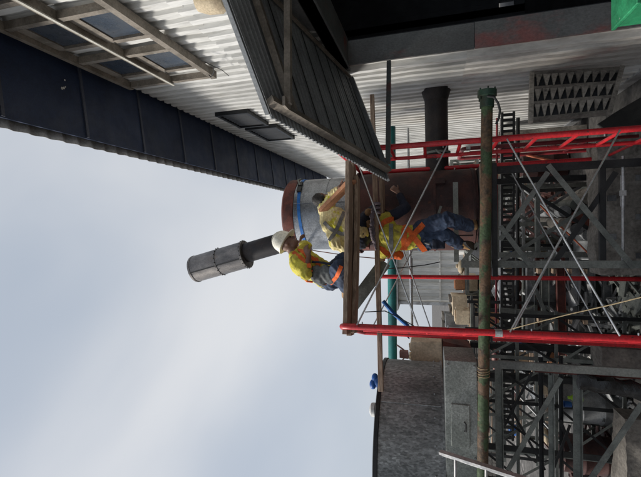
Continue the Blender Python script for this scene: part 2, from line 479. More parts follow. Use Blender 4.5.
# wall core behind the sheets
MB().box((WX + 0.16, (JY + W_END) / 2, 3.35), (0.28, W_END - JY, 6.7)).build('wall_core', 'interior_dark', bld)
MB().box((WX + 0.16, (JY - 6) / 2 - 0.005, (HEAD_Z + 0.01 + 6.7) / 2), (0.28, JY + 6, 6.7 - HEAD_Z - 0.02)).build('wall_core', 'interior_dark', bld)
MB().box((WX + 0.13, (JY - 6) / 2, HEAD_Z + 0.055), (0.36, JY + 6 - 0.02, 0.13)).build('door_lintel', 'jamb_steel', bld)
JS = PX(475, 45, WX).z
MB().box((WX + 0.132, JY - 0.012, (HEAD_Z - 0.01 + JS) / 2), (0.29, 0.03, HEAD_Z - 0.01 - JS)).build('door_jamb', 'jamb_steel', bld)
MB().box((WX + 0.134, JY - 0.013, JS / 2 - 0.004), (0.288, 0.03, JS - 0.004)).build('door_jamb', 'jamb_stained', bld)
# interior of the shed
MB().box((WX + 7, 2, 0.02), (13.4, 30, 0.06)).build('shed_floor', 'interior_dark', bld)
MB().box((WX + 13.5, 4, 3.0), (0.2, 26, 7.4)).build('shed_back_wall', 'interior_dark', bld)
EY = 13.0
ew = MB()
h1, h2 = P(455, 15, EY - 0.1), P(506, 5, EY - 0.1)
xs = [(WX + 0.4, h1.x - 0.05, None), (h1.x - 0.05, h1.x + 0.05, (h1.z - 0.2, h1.z + 0.2)), (h1.x + 0.05, h2.x - 0.22, None), (h2.x - 0.22, h2.x + 0.15, (h2.z - 0.22, h2.z + 0.18)), (h2.x + 0.15, WX + 13.4, None)]
for a, b, hole in xs:
    for z0, z1 in ([(0.05, 6.6)] if hole is None else [(0.05, hole[0]), (hole[1], 6.6)]): ew.box(((a + b) / 2, EY, (z0 + z1) / 2), (b - a - 0.001, 0.1, z1 - z0))
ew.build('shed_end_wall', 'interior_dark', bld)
for k in range(5):
    MB().bar((WX + 0.4, -4 + k * 3.6, 5.6), (WX + 13, -4 + k * 3.6, 6.4), 0.12, 0.3).build('roof_beam', 'steel_black', bld)
# roof with overhang: navy soffit, fascia, corrugated roof sheet
OV = 0.92
sof = MB()
Y0, Y1 = -3.0, W_END + 0.2
RISE = 0.10
def soffit_z(x): return EAVE_Z + (x - (WX - OV)) * RISE / OV - 0.02
ny = 19
for k in range(ny):
    a = Y0 + (Y1 - Y0) * k / ny; b = Y0 + (Y1 - Y0) * (k + 1) / ny - 0.002
    p = MB()
    xa, xb = WX - OV + 0.03, WX + 0.02
    p.add([(xa, a, soffit_z(xa)), (xb, a, soffit_z(xb)), (xb, b, soffit_z(xb)), (xa, b, soffit_z(xa)),
           (xa, a, soffit_z(xa) + 0.03), (xb, a, soffit_z(xb) + 0.03), (xb, b, soffit_z(xb) + 0.03), (xa, b, soffit_z(xa) + 0.03)],
          [(0, 1, 2, 3), (4, 7, 6, 5), (0, 4, 5, 1), (1, 5, 6, 2), (2, 6, 7, 3), (3, 7, 4, 0)])
    p.build('soffit_panel', 'navy', bld)
    q = MB().bar((xa + 0.01, b + 0.006, soffit_z(xa) - 0.004), (xb - 0.02, b + 0.006, soffit_z(xb) - 0.004), 0.035, 0.03)
    q.build('soffit_batten', 'navy_rib', bld)
MB().box((WX - OV + 0.06, (Y0 + Y1) / 2, EAVE_Z + 0.03), (0.04, Y1 - Y0, 0.05)).build('fascia', 'navy', bld)
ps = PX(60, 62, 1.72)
for k_, (dx, dy, r_) in enumerate(((0, 0, 0.016), (0.012, 0.025, 0.014), (0.03, 0.045, 0.009), (0.11, 0.05, 0.010))):  # white flecks painted in for daylight showing through a small hole
    MB().lathe((1.62 + dx, 3.62 + dy, soffit_z(1.62 + dx) - 0.006), [(r_, 0), (r_ * 0.8, -0.003), (0.0, -0.004)], 9).build('light_spot_patch', 'white_paint', bld)
# roof sheet: ribs run down the slope and end in a scalloped edge
rf = MB()
pitch = 0.2
prof = []
n = int((Y1 - Y0 + 0.3) / pitch)
for k in range(n):
    for j in range(8):
        a = 2 * math.pi * j / 8
        prof.append((Y0 - 0.15 + (k + j / 8) * pitch, 0.019 * math.sin(a)))
xa, xb = WX - OV - 0.05, WX + 6.5
for (x, z) in ((xa, EAVE_Z + 0.075), (xb, EAVE_Z + 2.2)):
    for a, b in prof: rf.v.append(V((x, a, z + b)))
    for a, b in prof: rf.v.append(V((x, a, z + b - 0.010)))
m_ = len(prof)
for i in range(m_ - 1):
    rf.f.append((i, i + 1, 2 * m_ + i + 1, 2 * m_ + i)); rf.f.append((m_ + i, 3 * m_ + i, 3 * m_ + i + 1, m_ + i + 1))
    rf.f.append((i, m_ + i, m_ + i + 1, i + 1)); rf.f.append((2 * m_ + i, 2 * m_ + i + 1, 3 * m_ + i + 1, 3 * m_ + i))
rf.build('roof', 'roof_sheet', bld)
rf2 = MB().add([(xb, Y0, EAVE_Z + 2.2), (xb + 7.3, Y0, EAVE_Z), (xb + 7.3, Y1, EAVE_Z), (xb, Y1, EAVE_Z + 2.2)], [(0, 1, 2, 3)])
rf2.add([(xb, Y0, EAVE_Z + 2.23), (xb + 7.3, Y0, EAVE_Z + 0.03), (xb + 7.3, Y1, EAVE_Z + 0.03), (xb, Y1, EAVE_Z + 2.23)], [(0, 3, 2, 1)]).build('roof_far_slope', 'roof_sheet', bld)

# big window frames high on the wall (steel grid standing proud, bluish panes)
def on_wall(x, y, off=0.0): return PX(x, y, WX - 0.04 - off)
def window(ya, yb, za, zb, ncol, nrow, name='window', depth=0.085, pane='window_pane', cover=0.62):
    fr = MB()
    X0 = WX - 0.06 - depth / 2
    o = None
    first = fr.box((X0, (ya + yb) / 2, za), (depth, yb - ya + 0.07, 0.07)).build(name, 'frame_brown', bld)
    for r_ in range(1, nrow + 1):
        z = za + (zb - za) * r_ / nrow
        MB().box((X0, (ya + yb) / 2, z), (depth, yb - ya + 0.07, 0.06)).build('frame', 'frame_brown', first)
        if r_ < nrow: MB().box((X0 - depth / 2 - 0.006, (ya + yb) / 2, z - 0.02), (0.012, yb - ya + 0.1, 0.03)).build('drip_strip', 'cream_trim', first)
    for c_ in range(ncol + 1):
        y = ya + (yb - ya) * c_ / ncol
        MB().box((X0 + 0.004, y, (za + zb) / 2), (depth - 0.012, 0.055, zb - za - 0.075)).build('frame', 'frame_brown', first)
    for c_ in range(ncol):
        for r_ in range(nrow):
            y0 = ya + (yb - ya) * c_ / ncol + 0.03; y1 = ya + (yb - ya) * (c_ + 1) / ncol - 0.03
            z0 = za + (zb - za) * r_ / nrow + 0.037; z1 = za + (zb - za) * (r_ + 1) / nrow - 0.033
            y1 = y0 + (y1 - y0) * cover
            zt = z1; z1 = z0 + (z1 - z0) * 0.78
            MB().box((WX - 0.08, (y0 + y1) / 2 + 0.03, (z1 + zt) / 2), (0.034, y1 - y0 + 0.06, zt - z1 - 0.004)).build('head_panel', 'frame_brown', first)
            pn = MB().box((WX - 0.075, (y0 + y1) / 2, (z0 + z1) / 2), (0.02, y1 - y0, z1 - z0)).build('pane', pane, first)
            MB().box((WX - 0.09, y1 + 0.03, (z0 + z1) / 2), (0.05, 0.06, z1 - z0 - 0.004)).build('stile', 'frame_brown', first)
    return first
window(1.25, 4.45, 5.34, 6.55, 4, 2)
for (ya, yb, za, zb) in ((6.1, 6.95, 5.68, 6.22), (7.15, 8.2, 5.6, 6.18)):
    lf = MB().box((WX - 0.07, (ya + yb) / 2, zb), (0.07, yb - ya, 0.05)).build('louvre', 'dark_louvre', bld)
    MB().box((WX - 0.07, (ya + yb) / 2, za), (0.07, yb - ya, 0.05)).build('frame', 'dark_louvre', lf)
    for y in (ya, yb): MB().box((WX - 0.07, y, (za + zb) / 2), (0.075, 0.05, zb - za + 0.06)).build('frame', 'dark_louvre', lf)
    n = 9
    for k in range(n):
        y = ya + (yb - ya) * (k + 0.5) / n
        MB().box((WX - 0.065, y, (za + zb) / 2), (0.012, (yb - ya) / n * 0.95, zb - za - 0.06), rz=R(24)).build('slat', 'dark_louvre', lf)
# low dado strip and drip flashing on the far wall
MB().box((WX - 0.06, (JY + W_END) / 2, 0.07), (0.06, W_END - JY, 0.14)).build('base_flashing', 'roof_sheet', bld)
MB().box((WX - 0.052, (JY + W_END) / 2, 4.89), (0.012, W_END - JY - 0.02, 0.05)).build('lap_flashing', 'cream_trim', bld)

# sloping awning beside the doorway: ribbed sheet on a steel frame, seen from below
A = PX(193.6, -91.6, WX - 0.07); D = PX(348, 73, WX - 0.07)
C = P(388, 179, 4.1)
B = P(270, 114, 2.62)
aw_n = (C - D).cross(A - D).normalized()
if aw_n.z < 0: aw_n = -aw_n
def awp(u, v, h=0.0):
    """u from the far end (0) to the near end (1), v from the wall (0) to the outer edge (1)"""
    return (D * (1 - u) + A * u) * (1 - v) + (C * (1 - u) + B * u) * v + aw_n * h
UN = 1.0
sh = MB()
nr = 36
uu = []; hh = []
for k in range(nr):
    for f_, h_ in ((0, 0), (0.42, 0), (0.55, 0.011), (0.87, 0.011)):
        uu.append(UN * (k + f_) / nr); hh.append(h_)
uu.append(UN); hh.append(0)
m_ = len(uu)
for v_ in (-0.045, 1.0):
    for dz in (0.02, 0.012):
        for u_, h_ in zip(uu, hh): sh.v.append(awp(u_ - 0.02, v_, h_ + dz))
for i in range(m_ - 1):
    sh.f += [(i, i + 1, 2 * m_ + i + 1, 2 * m_ + i), (m_ + i, 3 * m_ + i, 3 * m_ + i + 1, m_ + i + 1), (i, m_ + i, m_ + i + 1, i + 1), (2 * m_ + i, 2 * m_ + i + 1, 3 * m_ + i + 1, 3 * m_ + i)]
aw = sh.build('awning', 'awning_sheet', bld, smooth=False)
def aw_bar(u0, v0, u1, v1, a=0.055, b=0.055, h=-0.03, m='frame_brown', name='rafter'):
    MB().bar(awp(u0, v0, h), awp(u1, v1, h), a, b, up=aw_n).build(name, m, aw)
aw_bar(-0.005, 0.94, UN, 0.94, 0.055, 0.06, -0.035, name='edge_beam')
aw_bar(-0.005, 0.07, UN, 0.07, 0.035, 0.03, -0.018, name='wall_plate')
aw_bar(0.015, 0.09, 0.015, 0.92, 0.045, 0.045, -0.03, 'awning_sheet')
for u_ in (0.84,): aw_bar(u_, 0.09, u_, 0.92, 0.045, 0.05, -0.03)
hdr = MB().poly([D + V((0.02, 0, 0.12)), A + V((0.02, 0, 0.12)), V((WX - 0.05, A.y, HEAD_Z - 0.02)), V((WX - 0.05, D.y, HEAD_Z - 0.02))], (1, 0, 0), 0.03)
hdr.build('header_panel', 'awning_sheet', bld)
tb0 = awp(0.93, 0.945, -0.09)
MB().bar(tb0, V((WX - 0.06, tb0.y + 0.12, tb0.z + 0.02)), 0.045, 0.045).build('tie_bar', 'frame_brown', aw)
MB().box(awp(0.93, 0.94, -0.078), (0.07, 0.12, 0.02), rz=0.1).build('gusset', 'frame_brown', aw)
for k in range(8):
    aw_bar(0.06 + k * 0.11, 0.09, 0.06 + k * 0.11, 0.92, 0.008, 0.006, 0.006, 'steel_black', name='seam')
# end trim of the sheet and the level strut out to the tip
aw_bar(-0.012, 0.0, -0.012, 1.0, 0.04, 0.03, 0.012, 'awning_sheet', name='end_trim')
aw_bar(UN + 0.004, 0.0, UN + 0.004, 1.0, 0.03, 0.03, 0.012, 'awning_sheet', name='end_trim')
MB().bar(P(389, 62, 4.9), P(388, 163, 4.2), 0.05, 0.05).build('strut', 'jamb_steel', aw)
# beige folded cloth by the wall, shaped as a bell on an arm
lc = MB()
c0 = PX(212, 4, WX - 0.15)
lc.lathe(c0 + V((0, -0.05, 0.12)), [(0.02, 0.0), (0.07, -0.02), (0.10, -0.10), (0.11, -0.22), (0.085, -0.26), (0.0, -0.26)], 12)
lc.bar(c0 + V((0, -0.05, 0.1)), c0 + V((0.14, -0.05, 0.14)), 0.03, 0.03)
tag(lc.build('hung_cloth', 'cloth_beige'), 'beige bell-shaped piece of cloth above the awning', 'folded cloth')
# bent wire hook under the window
hk = MB().path([PX(205, 62, 1.86), PX(213, 66, 1.84), PX(214, 72, 1.82), PX(211, 77, 1.82), PX(209, 75, 1.82)], 0.006, 6)
hk.path([PX(213, 66, 1.84), PX(222, 70, 1.86), PX(229, 76, 1.87)], 0.004, 6)
tag(hk.build('wire_hook', 'steel_black'), 'thin bent black wire hook dangling below the window frame', 'hook')

# ------------------------------------------------------------------ steel trestle that carries the drum
TZ = P(481, 215, 5.3).z - 0.02             # top of the trestle
YF, YB = 5.25, 6.75
tr = thing('steel_trestle', 'grey angle-iron trestle with cross braces under the rusty drum', 'trestle', (0.1, 6.0, 0))
XR, XL = P(560, 170, YF).x, P(560, 268, YF).x
def col(x, y, z1, m='steel_grey', a=0.085, par=tr, fx=1, fy=1, z0=0.0):
    return MB().angle((x, y, z0), (x, y, z1), a, 0.009, up=(0, 1, 0), fx=fx, fy=fy).build('column', m, par)
col(XR, YF, TZ, 'steel_black'); col(XL, YF, TZ + 0.26)
col(XR, YB, TZ, 'steel_black'); col(XL, YB, TZ)
MB().channel((XL - 0.10, YF - 0.012, TZ - 0.1), (XR + 0.12, YF - 0.012, TZ - 0.1), 0.10, -0.05).build('tie', 'steel_black', tr)
for y in (YF + 0.10, YB):
    MB().channel((XL - 0.06, y, TZ - 0.04), (XR + 0.1, y, TZ - 0.04), 0.05, 0.05).build('tie', 'steel_grey', tr)
for x in (XL, XR):
    MB().channel((x + 0.02, YF + 0.13, TZ - 0.05), (x + 0.02, YB - 0.04, TZ - 0.05), 0.05, 0.05).build('tie', 'steel_grey', tr)
z2 = P(603, 220, YF).z
MB().bar((XL + 0.09, YF + 0.02, z2), (XR, YF + 0.02, z2), 0.05, 0.06).build('tie', 'steel_black', tr)
z3 = P(538, 220, YB).z
MB().bar((XL + 0.09, YB + 0.02, z3), (XR, YB + 0.02, z3), 0.05, 0.06).build('tie', 'steel_grey', tr)
def brace(a, b, yoff, m='steel_grey', wdt=0.055, y=YF, par=tr):
    pa = P(a[0], a[1], y + yoff); pb = P(b[0], b[1], y + yoff)
    MB().bar(pa, pb, wdt, 0.008, up=(0, 1, 0)).build('brace', m, par)
brace((500, 240), (548, 172), -0.028, 'steel_grey'); brace((500, 226), (530, 265), -0.04, 'steel_grey')
brace((548, 165), (634, 268), -0.030, 'steel_grey', 0.06); brace((616, 172), (555, 262), 0.03, 'steel_black', 0.06)
brace((500, 262), (640, 175), 1.45, 'steel_grey'); brace((505, 175), (640, 262), 1.5, 'steel_black')
for bi, Yb in enumerate((7.7, 8.7, 9.9)):
    for x in (XL + 0.04, XR - 0.02, (XL + XR) / 2 - 0.1): MB().angle((x, Yb, 0), (x, Yb, TZ - 0.09), 0.07, 0.009, up=(0, 1, 0)).build('column', ('steel_grey', 'steel_black', 'steel_grey')[bi], tr)
    for zz in (TZ - 0.13, TZ - 0.55, TZ - 1.15): MB().bar((XL - 0.1, Yb - 0.03, zz), (XR + 0.1, Yb - 0.03, zz), 0.03, 0.055).build('tie', ('steel_grey', 'scrap_grey', 'steel_grey')[bi], tr)
    MB().bar((XL, Yb + 0.03, 0.3), (XR, Yb + 0.03, TZ - 0.2), 0.05, 0.01, up=(0, 1, 0)).build('brace', 'steel_grey', tr); MB().bar((XR, Yb + 0.045, 0.3), (XL, Yb + 0.045, TZ - 0.2), 0.05, 0.01, up=(0, 1, 0)).build('brace', 'scrap_grey', tr)
for x in (XL - 0.03, XR + 0.10):
    for zz in (TZ - 0.09, TZ - 0.8): MB().bar((x, YB + 0.1, zz), (x, 10.0, zz), 0.05, 0.05).build('runner', 'steel_grey', tr)
# small upright with knee brace in front of the drum
pu = P(458, 182, 5.3); pv = P(459, 262, 5.3)
MB().angle(pu, pv, 0.06, 0.008, up=(0, 1, 0)).build('tie', 'steel_grey', tr)
MB().bar(P(478, 243, 5.22), P(462, 262, 5.22), 0.04, 0.01, up=(0, 1, 0)).build('brace', 'steel_grey', tr)
MB().bar(P(441, 206, 5.28), P(436, 222, 5.28), 0.03, 0.03).build('bracket', 'steel_grey', tr)
# base plate deck the drum stands on
MB().box((0.12, 6.02, TZ + 0.012), (1.18, 1.35, 0.02)).build('deck_plate', 'steel_black', tr)

# ------------------------------------------------------------------ the tall drum
DC = (P(330, 250, 5.95) + P(330, 178, 5.95)) / 2
DX, DY = DC.x, 5.98
DR = (P(330, 178, 5.95).x - P(330, 250, 5.95).x) / 2 * 0.985
dz_top = P(282, 214, 5.5).z
dz_fl = P(294, 214, 5.5).z
dz_mid = P(349, 214, 5.5).z
dr_ = thing('steel_drum', 'tall upright steel drum, galvanised above and rusty dark red below, on the trestle', 'drum', (DX, DY, TZ + 0.03))
def shell(z0, z1, r, m, name, n=56):
    return MB().lathe((DX, DY, 0), [(r - 0.02, z0), (r, z0), (r, (z0 + z1) / 2), (r, z1), (r - 0.02, z1)], n).build(name, m, dr_)
shell(TZ + 0.03, dz_mid - 0.05, DR * 1.05, 'rust_dark', 'lower_shell')
up_ = shell(dz_mid - 0.045, dz_fl - 0.005, DR, 'galvanised', 'upper_shell')
fl_ = MB().lathe((DX, DY, 0), [(DR - 0.1, dz_fl), (DR + 0.008, dz_fl), (DR + 0.012, dz_fl + 0.02), (DR + 0.004, dz_top - 0.03), (DR - 0.03, dz_top), (DR - 0.1, dz_top)], 56).build('rim_collar', 'rust_red', dr_)
MB().lathe((DX, DY, 0), [(DR * 1.05 - 0.01, dz_mid - 0.10), (DR * 1.05 + 0.035, dz_mid - 0.10), (DR * 1.05 + 0.035, dz_mid - 0.075), (DR * 1.05 - 0.01, dz_mid - 0.075)], 56).build('flange', 'rust_dark', dr_)
for zz in (TZ + 0.06, TZ + 0.55):
    MB().lathe((DX, DY, 0), [(DR * 1.05 - 0.01, zz), (DR * 1.05 + 0.012, zz), (DR * 1.05 + 0.012, zz + 0.03), (DR * 1.05 - 0.01, zz + 0.03)], 56).build('hoop', 'rust_dark', dr_)
def drum_pt(ang, z, off=0.0, k=1.0):
    """ang in degrees from facing the camera, positive to the right"""
    a = R(ang); r = DR * k + off
    return V((DX + r * math.sin(a), DY - r * math.cos(a), z))
# weld seams, bolts
MB().path([drum_pt(16, dz_mid + 0.0, 0.003), drum_pt(16, dz_fl - 0.01, 0.003)], 0.007, 6).build('weld_seam', 'galvanised', up_)
MB().path([drum_pt(-38, dz_mid - 0.12, 0.003, 1.05), drum_pt(-38, TZ + 0.05, 0.003, 1.05)], 0.008, 6).build('weld_seam', 'rust_dark', dr_)
MB().path([drum_pt(a, dz_mid + 0.33, 0.002) for a in range(-90, 91, 6)], 0.004, 6).build('weld_seam', 'galvanised', up_)
for a in range(-80, 81, 16):
    p = drum_pt(a, dz_mid - 0.125, 0.018, 1.05)
    MB().tube(p, p + V((0, 0, 0.06)), 0.011, 6).build('bolt', 'rust_dark', dr_)
# rust-coloured ledge bracket at the lower left of the drum
MB().box(drum_pt(-52, P(366, 246, 5.6).z, 0.03, 1.05), (0.10, 0.08, 0.10), rz=0.6).build('lug', 'rust_red', dr_)
MB().box(drum_pt(40, P(440, 190, 5.6).z, 0.012, 1.05), (0.10, 0.03, 0.12), rz=R(40)).build('inspection_plate', 'rust_dark', dr_)

# blue ratchet strap round the drum
zs = P(297, 214, 5.45).z
st = thing('ratchet_strap', 'blue webbing ratchet strap round the upper part of the drum', 'strap', (DX, DY, zs - 0.05))
def band(angs, z0f, wd, m, name, par):
    mb = MB(); pr = []
    for a in angs:
        z = z0f(a)
        for (o_, h_) in ((0.004, -wd / 2), (0.009, -wd / 2), (0.009, wd / 2), (0.004, wd / 2)):
            pr.append(drum_pt(a, z + h_, o_))
    n_ = len(angs); fs = []
    for i in range(n_ - 1):
        for k in range(4):
            fs.append((i * 4 + k, i * 4 + (k + 1) % 4, (i + 1) * 4 + (k + 1) % 4, (i + 1) * 4 + k))
    fs += [(0, 1, 2, 3), ((n_ - 1) * 4 + 3, (n_ - 1) * 4 + 2, (n_ - 1) * 4 + 1, (n_ - 1) * 4)]
    mb.add(pr, fs)
    return mb.build(name, m, par)
wob = lambda a: zs - 0.035 + 0.02 * math.sin(a * 0.035) + (0.03 if a > 35 else 0) * (a - 35) / 40
band(list(range(-100, 261, 6)), lambda a: wob(((a + 180) % 360) - 180) if -100 <= ((a + 180) % 360) - 180 <= 100 else zs, 0.045, 'blue_strap', 'webbing', st)
for a in (40, 52):
    MB().box(drum_pt(a, wob(a), 0.02), (0.09, 0.035, 0.06), rz=R(a)).build('buckle', 'steel_black', st)
MB().path([drum_pt(48, wob(48), 0.03), drum_pt(60, wob(60) + 0.05, 0.05), drum_pt(66, wob(66) + 0.02, 0.04)], 0.012, 6).build('ratchet_handle', 'steel_grey', st)
MB().path([drum_pt(-62, wob(-62), 0.012), P(300, 246, 5.3), P(306, 252, 5.0), P(311, 257, 4.75), P(314, 262, 4.62)], 0.034, 8, 0.55).build('loose_end', 'blue_strap', st)

# tilted flue behind the drum
fa, fb, fc, fd = P(195, 269, 6.9), P(247, 254, 6.9), P(284, 243, 6.9), P(345, 224, 6.9)
flx = (fa - fc).normalized()
flu = thing('flue_pipe', 'leaning dark steel flue with a wider top section behind the drum', 'flue', (fd.x, fd.y, fd.z))
L_ = (fa - fb).length
r1 = 16.0 / 400 * 6.9 * 0.93; r2 = 11.0 / 400 * 6.9 * 0.98
MB().lathe(fb, [(r2 + 0.01, 0), (r1, 0.0), (r1, L_ * 0.5), (r1, L_), (r1 - 0.02, L_), (r1 - 0.025, 0.02), (r2 + 0.01, 0.02)], 40, axis=flx).build('upper_section', 'flue_steel', flu)
MB().lathe(fb, [(r1 + 0.002, 0.0), (r1 + 0.012, 0.005), (r1 + 0.012, 0.045), (r1 + 0.002, 0.05)], 40, axis=flx).build('clamp_ring', 'flue_steel', flu)
MB().lathe(fd, [(r2, 0), (r2, (fb - fd).length * 0.5), (r2, (fb - fd).length + 0.1), (r2 - 0.02, (fb - fd).length + 0.1)], 36, axis=flx).build('lower_section', 'black_duct', flu)
for hh_ in (0.5, 0.985):
    MB().lathe(fb + flx * (L_ * hh_ - 0.03), [(r1 - 0.004, 0.0), (r1 + 0.008, 0.003), (r1 + 0.008, 0.022), (r1 - 0.004, 0.025)], 40, axis=flx).build('band', 'flue_steel', flu)
x_, y_, z_ = frame_of(fb, fa)
for k in range(20):
    a = 2 * math.pi * k / 20
    for hh_ in (0.0, 0.5):
        c = fb + flx * (0.025 + hh_ * (L_ - 0.09)) + (x_ * math.cos(a) + y_ * math.sin(a)) * (r1 + 0.013)
        MB().ball(c, 0.011, 8, 5).build('rivet', 'steel_black', flu)
sd_ = (V((-0.25, -1, 0)) - flx * V((-0.25, -1, 0)).dot(flx)).normalized()
MB().bar(fb + sd_ * (r1 + 0.002) + flx * 0.03, fa + sd_ * (r1 + 0.002) - flx * 0.01, 0.02, 0.008, up=sd_).build('lock_seam', 'steel_black', flu)
MB().tube(fd, V((DX, DY + 0.3, fd.z - 0.1)), r2 * 0.9, 24).build('elbow', 'black_duct', flu)

# black duct from the wall to the drum
dz = P(437, 140, 5.9).z
dx0 = PX(437, 104, WX - 0.06)
dc = thing('black_duct', 'short black round duct with flared collar against the white wall', 'duct', (1.2, dx0.y, dz - 0.2))
DYd = 6.15
rd = 10.6 / 400 * 6.15
MB().tube((DX + DR * 0.9, DYd, dz), (1.9, DYd, dz), rd, 28).build('barrel', 'black_duct', dc)
MB().lathe((WX - 0.05, DYd, dz), [(0.01, 0), (rd * 1.25, 0), (rd * 1.25, 0.02), (rd * 1.0, 0.16), (0.01, 0.16)], 28, axis=(-1, 0, 0)).build('wall_collar', 'black_duct', dc)
MB().lathe((1.05, DYd, dz), [(rd - 0.01, 0), (rd + 0.03, 0), (rd + 0.03, 0.03), (rd - 0.01, 0.03)], 28, axis=(-1, 0, 0)).build('flange', 'steel_grey', dc)
MB().path([V((1.05, DYd - rd - 0.05, dz + 0.02)), V((0.98, DYd - rd - 0.08, dz - 0.05)), V((0.9, DYd - rd - 0.06, dz + 0.0))], 0.018, 6).build('lever', 'steel_grey', dc)

# ------------------------------------------------------------------ red scaffold tower
def vpost(x, y, Y):          # plan position of an upright seen at photo (x, y)
    p = P(x, y, Y); return V((p.x, p.y, 0))
an, ai, af = vpost(430, 144, 4.5), vpost(430, 158, 5.2), vpost(430, 169, 6.05)
bn, bf = vpost(430, 330, 3.85), vpost(430, 335.5, 5.2)
topA, topB = P(338, 150, 4.5).z, P(340, 326, 3.85).z
sc = thing('scaffold_tower', 'red tubular scaffold tower with ladder frames and silver cross braces', 'scaffold', ((an.x + bn.x) / 2, 4.8, 0))
def at(p, z): return V((p.x, p.y, z))
def upright(par, p, z0, z1, r=0.024, m='red_paint', name='post'):
    return MB().tube(at(p, z0), at(p, z1), r, 14).build(name, m, par)
def frame(n, f, ztop, inner, m='red_paint', rungs=True, z0=0.02):
    # bowed head: near post, curved shoulder, head bar, far post
    d = (f - n)
    hd = MB()
    zc = ztop - 0.10
    hd.path([at(n, z0), at(n, 1.0), at(n, zc - 0.02), at(n + d * 0.008, zc + 0.05), at(n + d * 0.035, ztop - 0.015), at(n + d * 0.09, ztop), at(n + d * 0.5, ztop - 0.02), at(f - d * 0.05, ztop - 0.02)], 0.031, 14)
    fr = hd.build('ladder_frame', m, sc)
    upright(fr, f, z0, ztop - 0.02, 0.031, m)
    i_ = n + d * inner
    upright(fr, i_, z0, ztop - 0.14, 0.023, m, 'inner_rail')
    z = 0.25; k = 0
    while z < ztop - 0.2:
        MB().tube(at(n, z), at(i_, z + 0.0), 0.019, 10).build('rung', m, fr)
        if k % 4 == 1: MB().tube(at(i_, z), at(f, z), 0.017, 10).build('rung', m, fr)
        z += 0.37; k += 1
    for zz in (2.19,):
        MB().tube(at(n, zz), at(n, zz + 0.06), 0.036, 14).build('coupling', 'zinc_tube', fr)
        MB().tube(at(f, zz), at(f, zz + 0.06), 0.036, 14).build('coupling', m, fr)
    for q in (n, f):
        MB().box(at(q, 0.012), (0.15, 0.15, 0.014)).build('base_plate', 'steel_grey', fr)
    # lock pins for the braces
    for q in (n, f):
        for zz in (0.55, 1.15, 1.95, 2.65, 3.45):
            MB().tube(at(q, zz), at(q, zz) + V((-0.05 if q.x > 0 else 0.05, 0, 0)), 0.007, 6).build('lock_pin', 'zinc_tube', fr)
    return fr
frame(an, af, topA, 0.42); frame(bn, bf, topB, 0.42)
th = vpost(430, 277, 6.1)
f3 = MB().tube(at(th, 0.02), at(th, P(381, 273, 6.1).z), 0.031, 14).build('standard_post', 'red_paint', sc)
# a second, older ladder frame behind the first on the right
an2, af2 = vpost(560, 142, 6.5), vpost(560, 152, 7.6)
frame(an2, af2, 2.3, 0.4, 'red_paint_old')
def xbrace(p, q, r=0.0085):
    s_ = MB().tube(p, q, r, 10).build('cross_brace', 'zinc_tube', sc)
    return s_
off = V((0, -0.035, 0))
xbrace(P(357, 161, 4.46), P(418, 326, 3.80)); xbrace(P(447, 146, 4.44), P(357, 325, 3.82))
xbrace(P(507, 139, 4.44), P(620, 336, 3.80)); xbrace(P(620, 130, 4.42), P(510, 332, 3.82))
xbrace(P(379, 180, 6.0), P(431, 330, 5.14)); xbrace(P(455, 168, 6.0), P(372, 328, 5.12))
xbrace(P(508, 166, 6.0), P(602, 334, 5.14)); xbrace(P(607, 152, 6.02), P(512, 333, 5.16))

# ------------------------------------------------------------------ working platform planks
pz = P(348, 250, 4.25).z
grp = 'planks of the working platform'
def plank(p, q, wd, th, name, label, m='timber', group=None, jit=0.003, up=None):
    mb = MB()
    p = V(p); q = V(q); x, y, z = frame_of(p, q, up)
    n = 10; vs = []; fs = []
    for i in range(n + 1):
        t = i / n; c = p.lerp(q, t) + y * (math.sin(t * math.pi) * -0.006)
        for a, b in ((-wd / 2, -th / 2), (wd / 2, -th / 2), (wd / 2, th / 2), (-wd / 2, th / 2)):
            vs.append(c + x * (a + rnd.uniform(-jit, jit)) + y * (b + rnd.uniform(-jit, jit)))
    for i in range(n):
        for k in range(4): fs.append((i * 4 + k, i * 4 + (k + 1) % 4, (i + 1) * 4 + (k + 1) % 4, (i + 1) * 4 + k))
    fs += [(0, 1, 2, 3), (n * 4 + 3, n * 4 + 2, n * 4 + 1, n * 4)]
    mb.add(vs, fs)
    o = mb.build(name, m, bevel=0.003)
    return tag(o, label, 'plank', group)
axis = (vpost(430, 331, 3.95) - vpost(430, 166, 4.35)); axis.z = 0
pe = P(352, 163, 4.32); pf = P(352, 334, 3.98)
pe.z = pf.z = pz - 0.02
dpl = (pf - pe).normalized(); nrm_ = V((-dpl.y, dpl.x, 0))
if nrm_.y < 0: nrm_ = -nrm_
ad_ = dpl * 0.05
plank(pe, pf, 0.20, 0.045, 'scaffold_plank', 'front weathered brown plank of the working platform, nearest the camera', group=grp)
plank(pe + nrm_ * 0.215 - ad_, pf + nrm_ * 0.215 + ad_ * 0.6, 0.20, 0.045, 'scaffold_plank', 'middle brown plank of the platform, behind the front one', group=grp)
plank(pe + nrm_ * 0.43 + ad_, pf + nrm_ * 0.43 - ad_, 0.20, 0.045, 'scaffold_plank', 'rear brown plank of the platform, under the kneeling worker with white helmet', group=grp)
plank(pe + nrm_ * 0.22 - V((0, 0, 0.052)) + dpl * 0.1, pf + nrm_ * 0.16 - V((0, 0, 0.052)), 0.16, 0.04, 'scaffold_plank', 'lower doubled brown plank slung under the platform boards', group=grp)
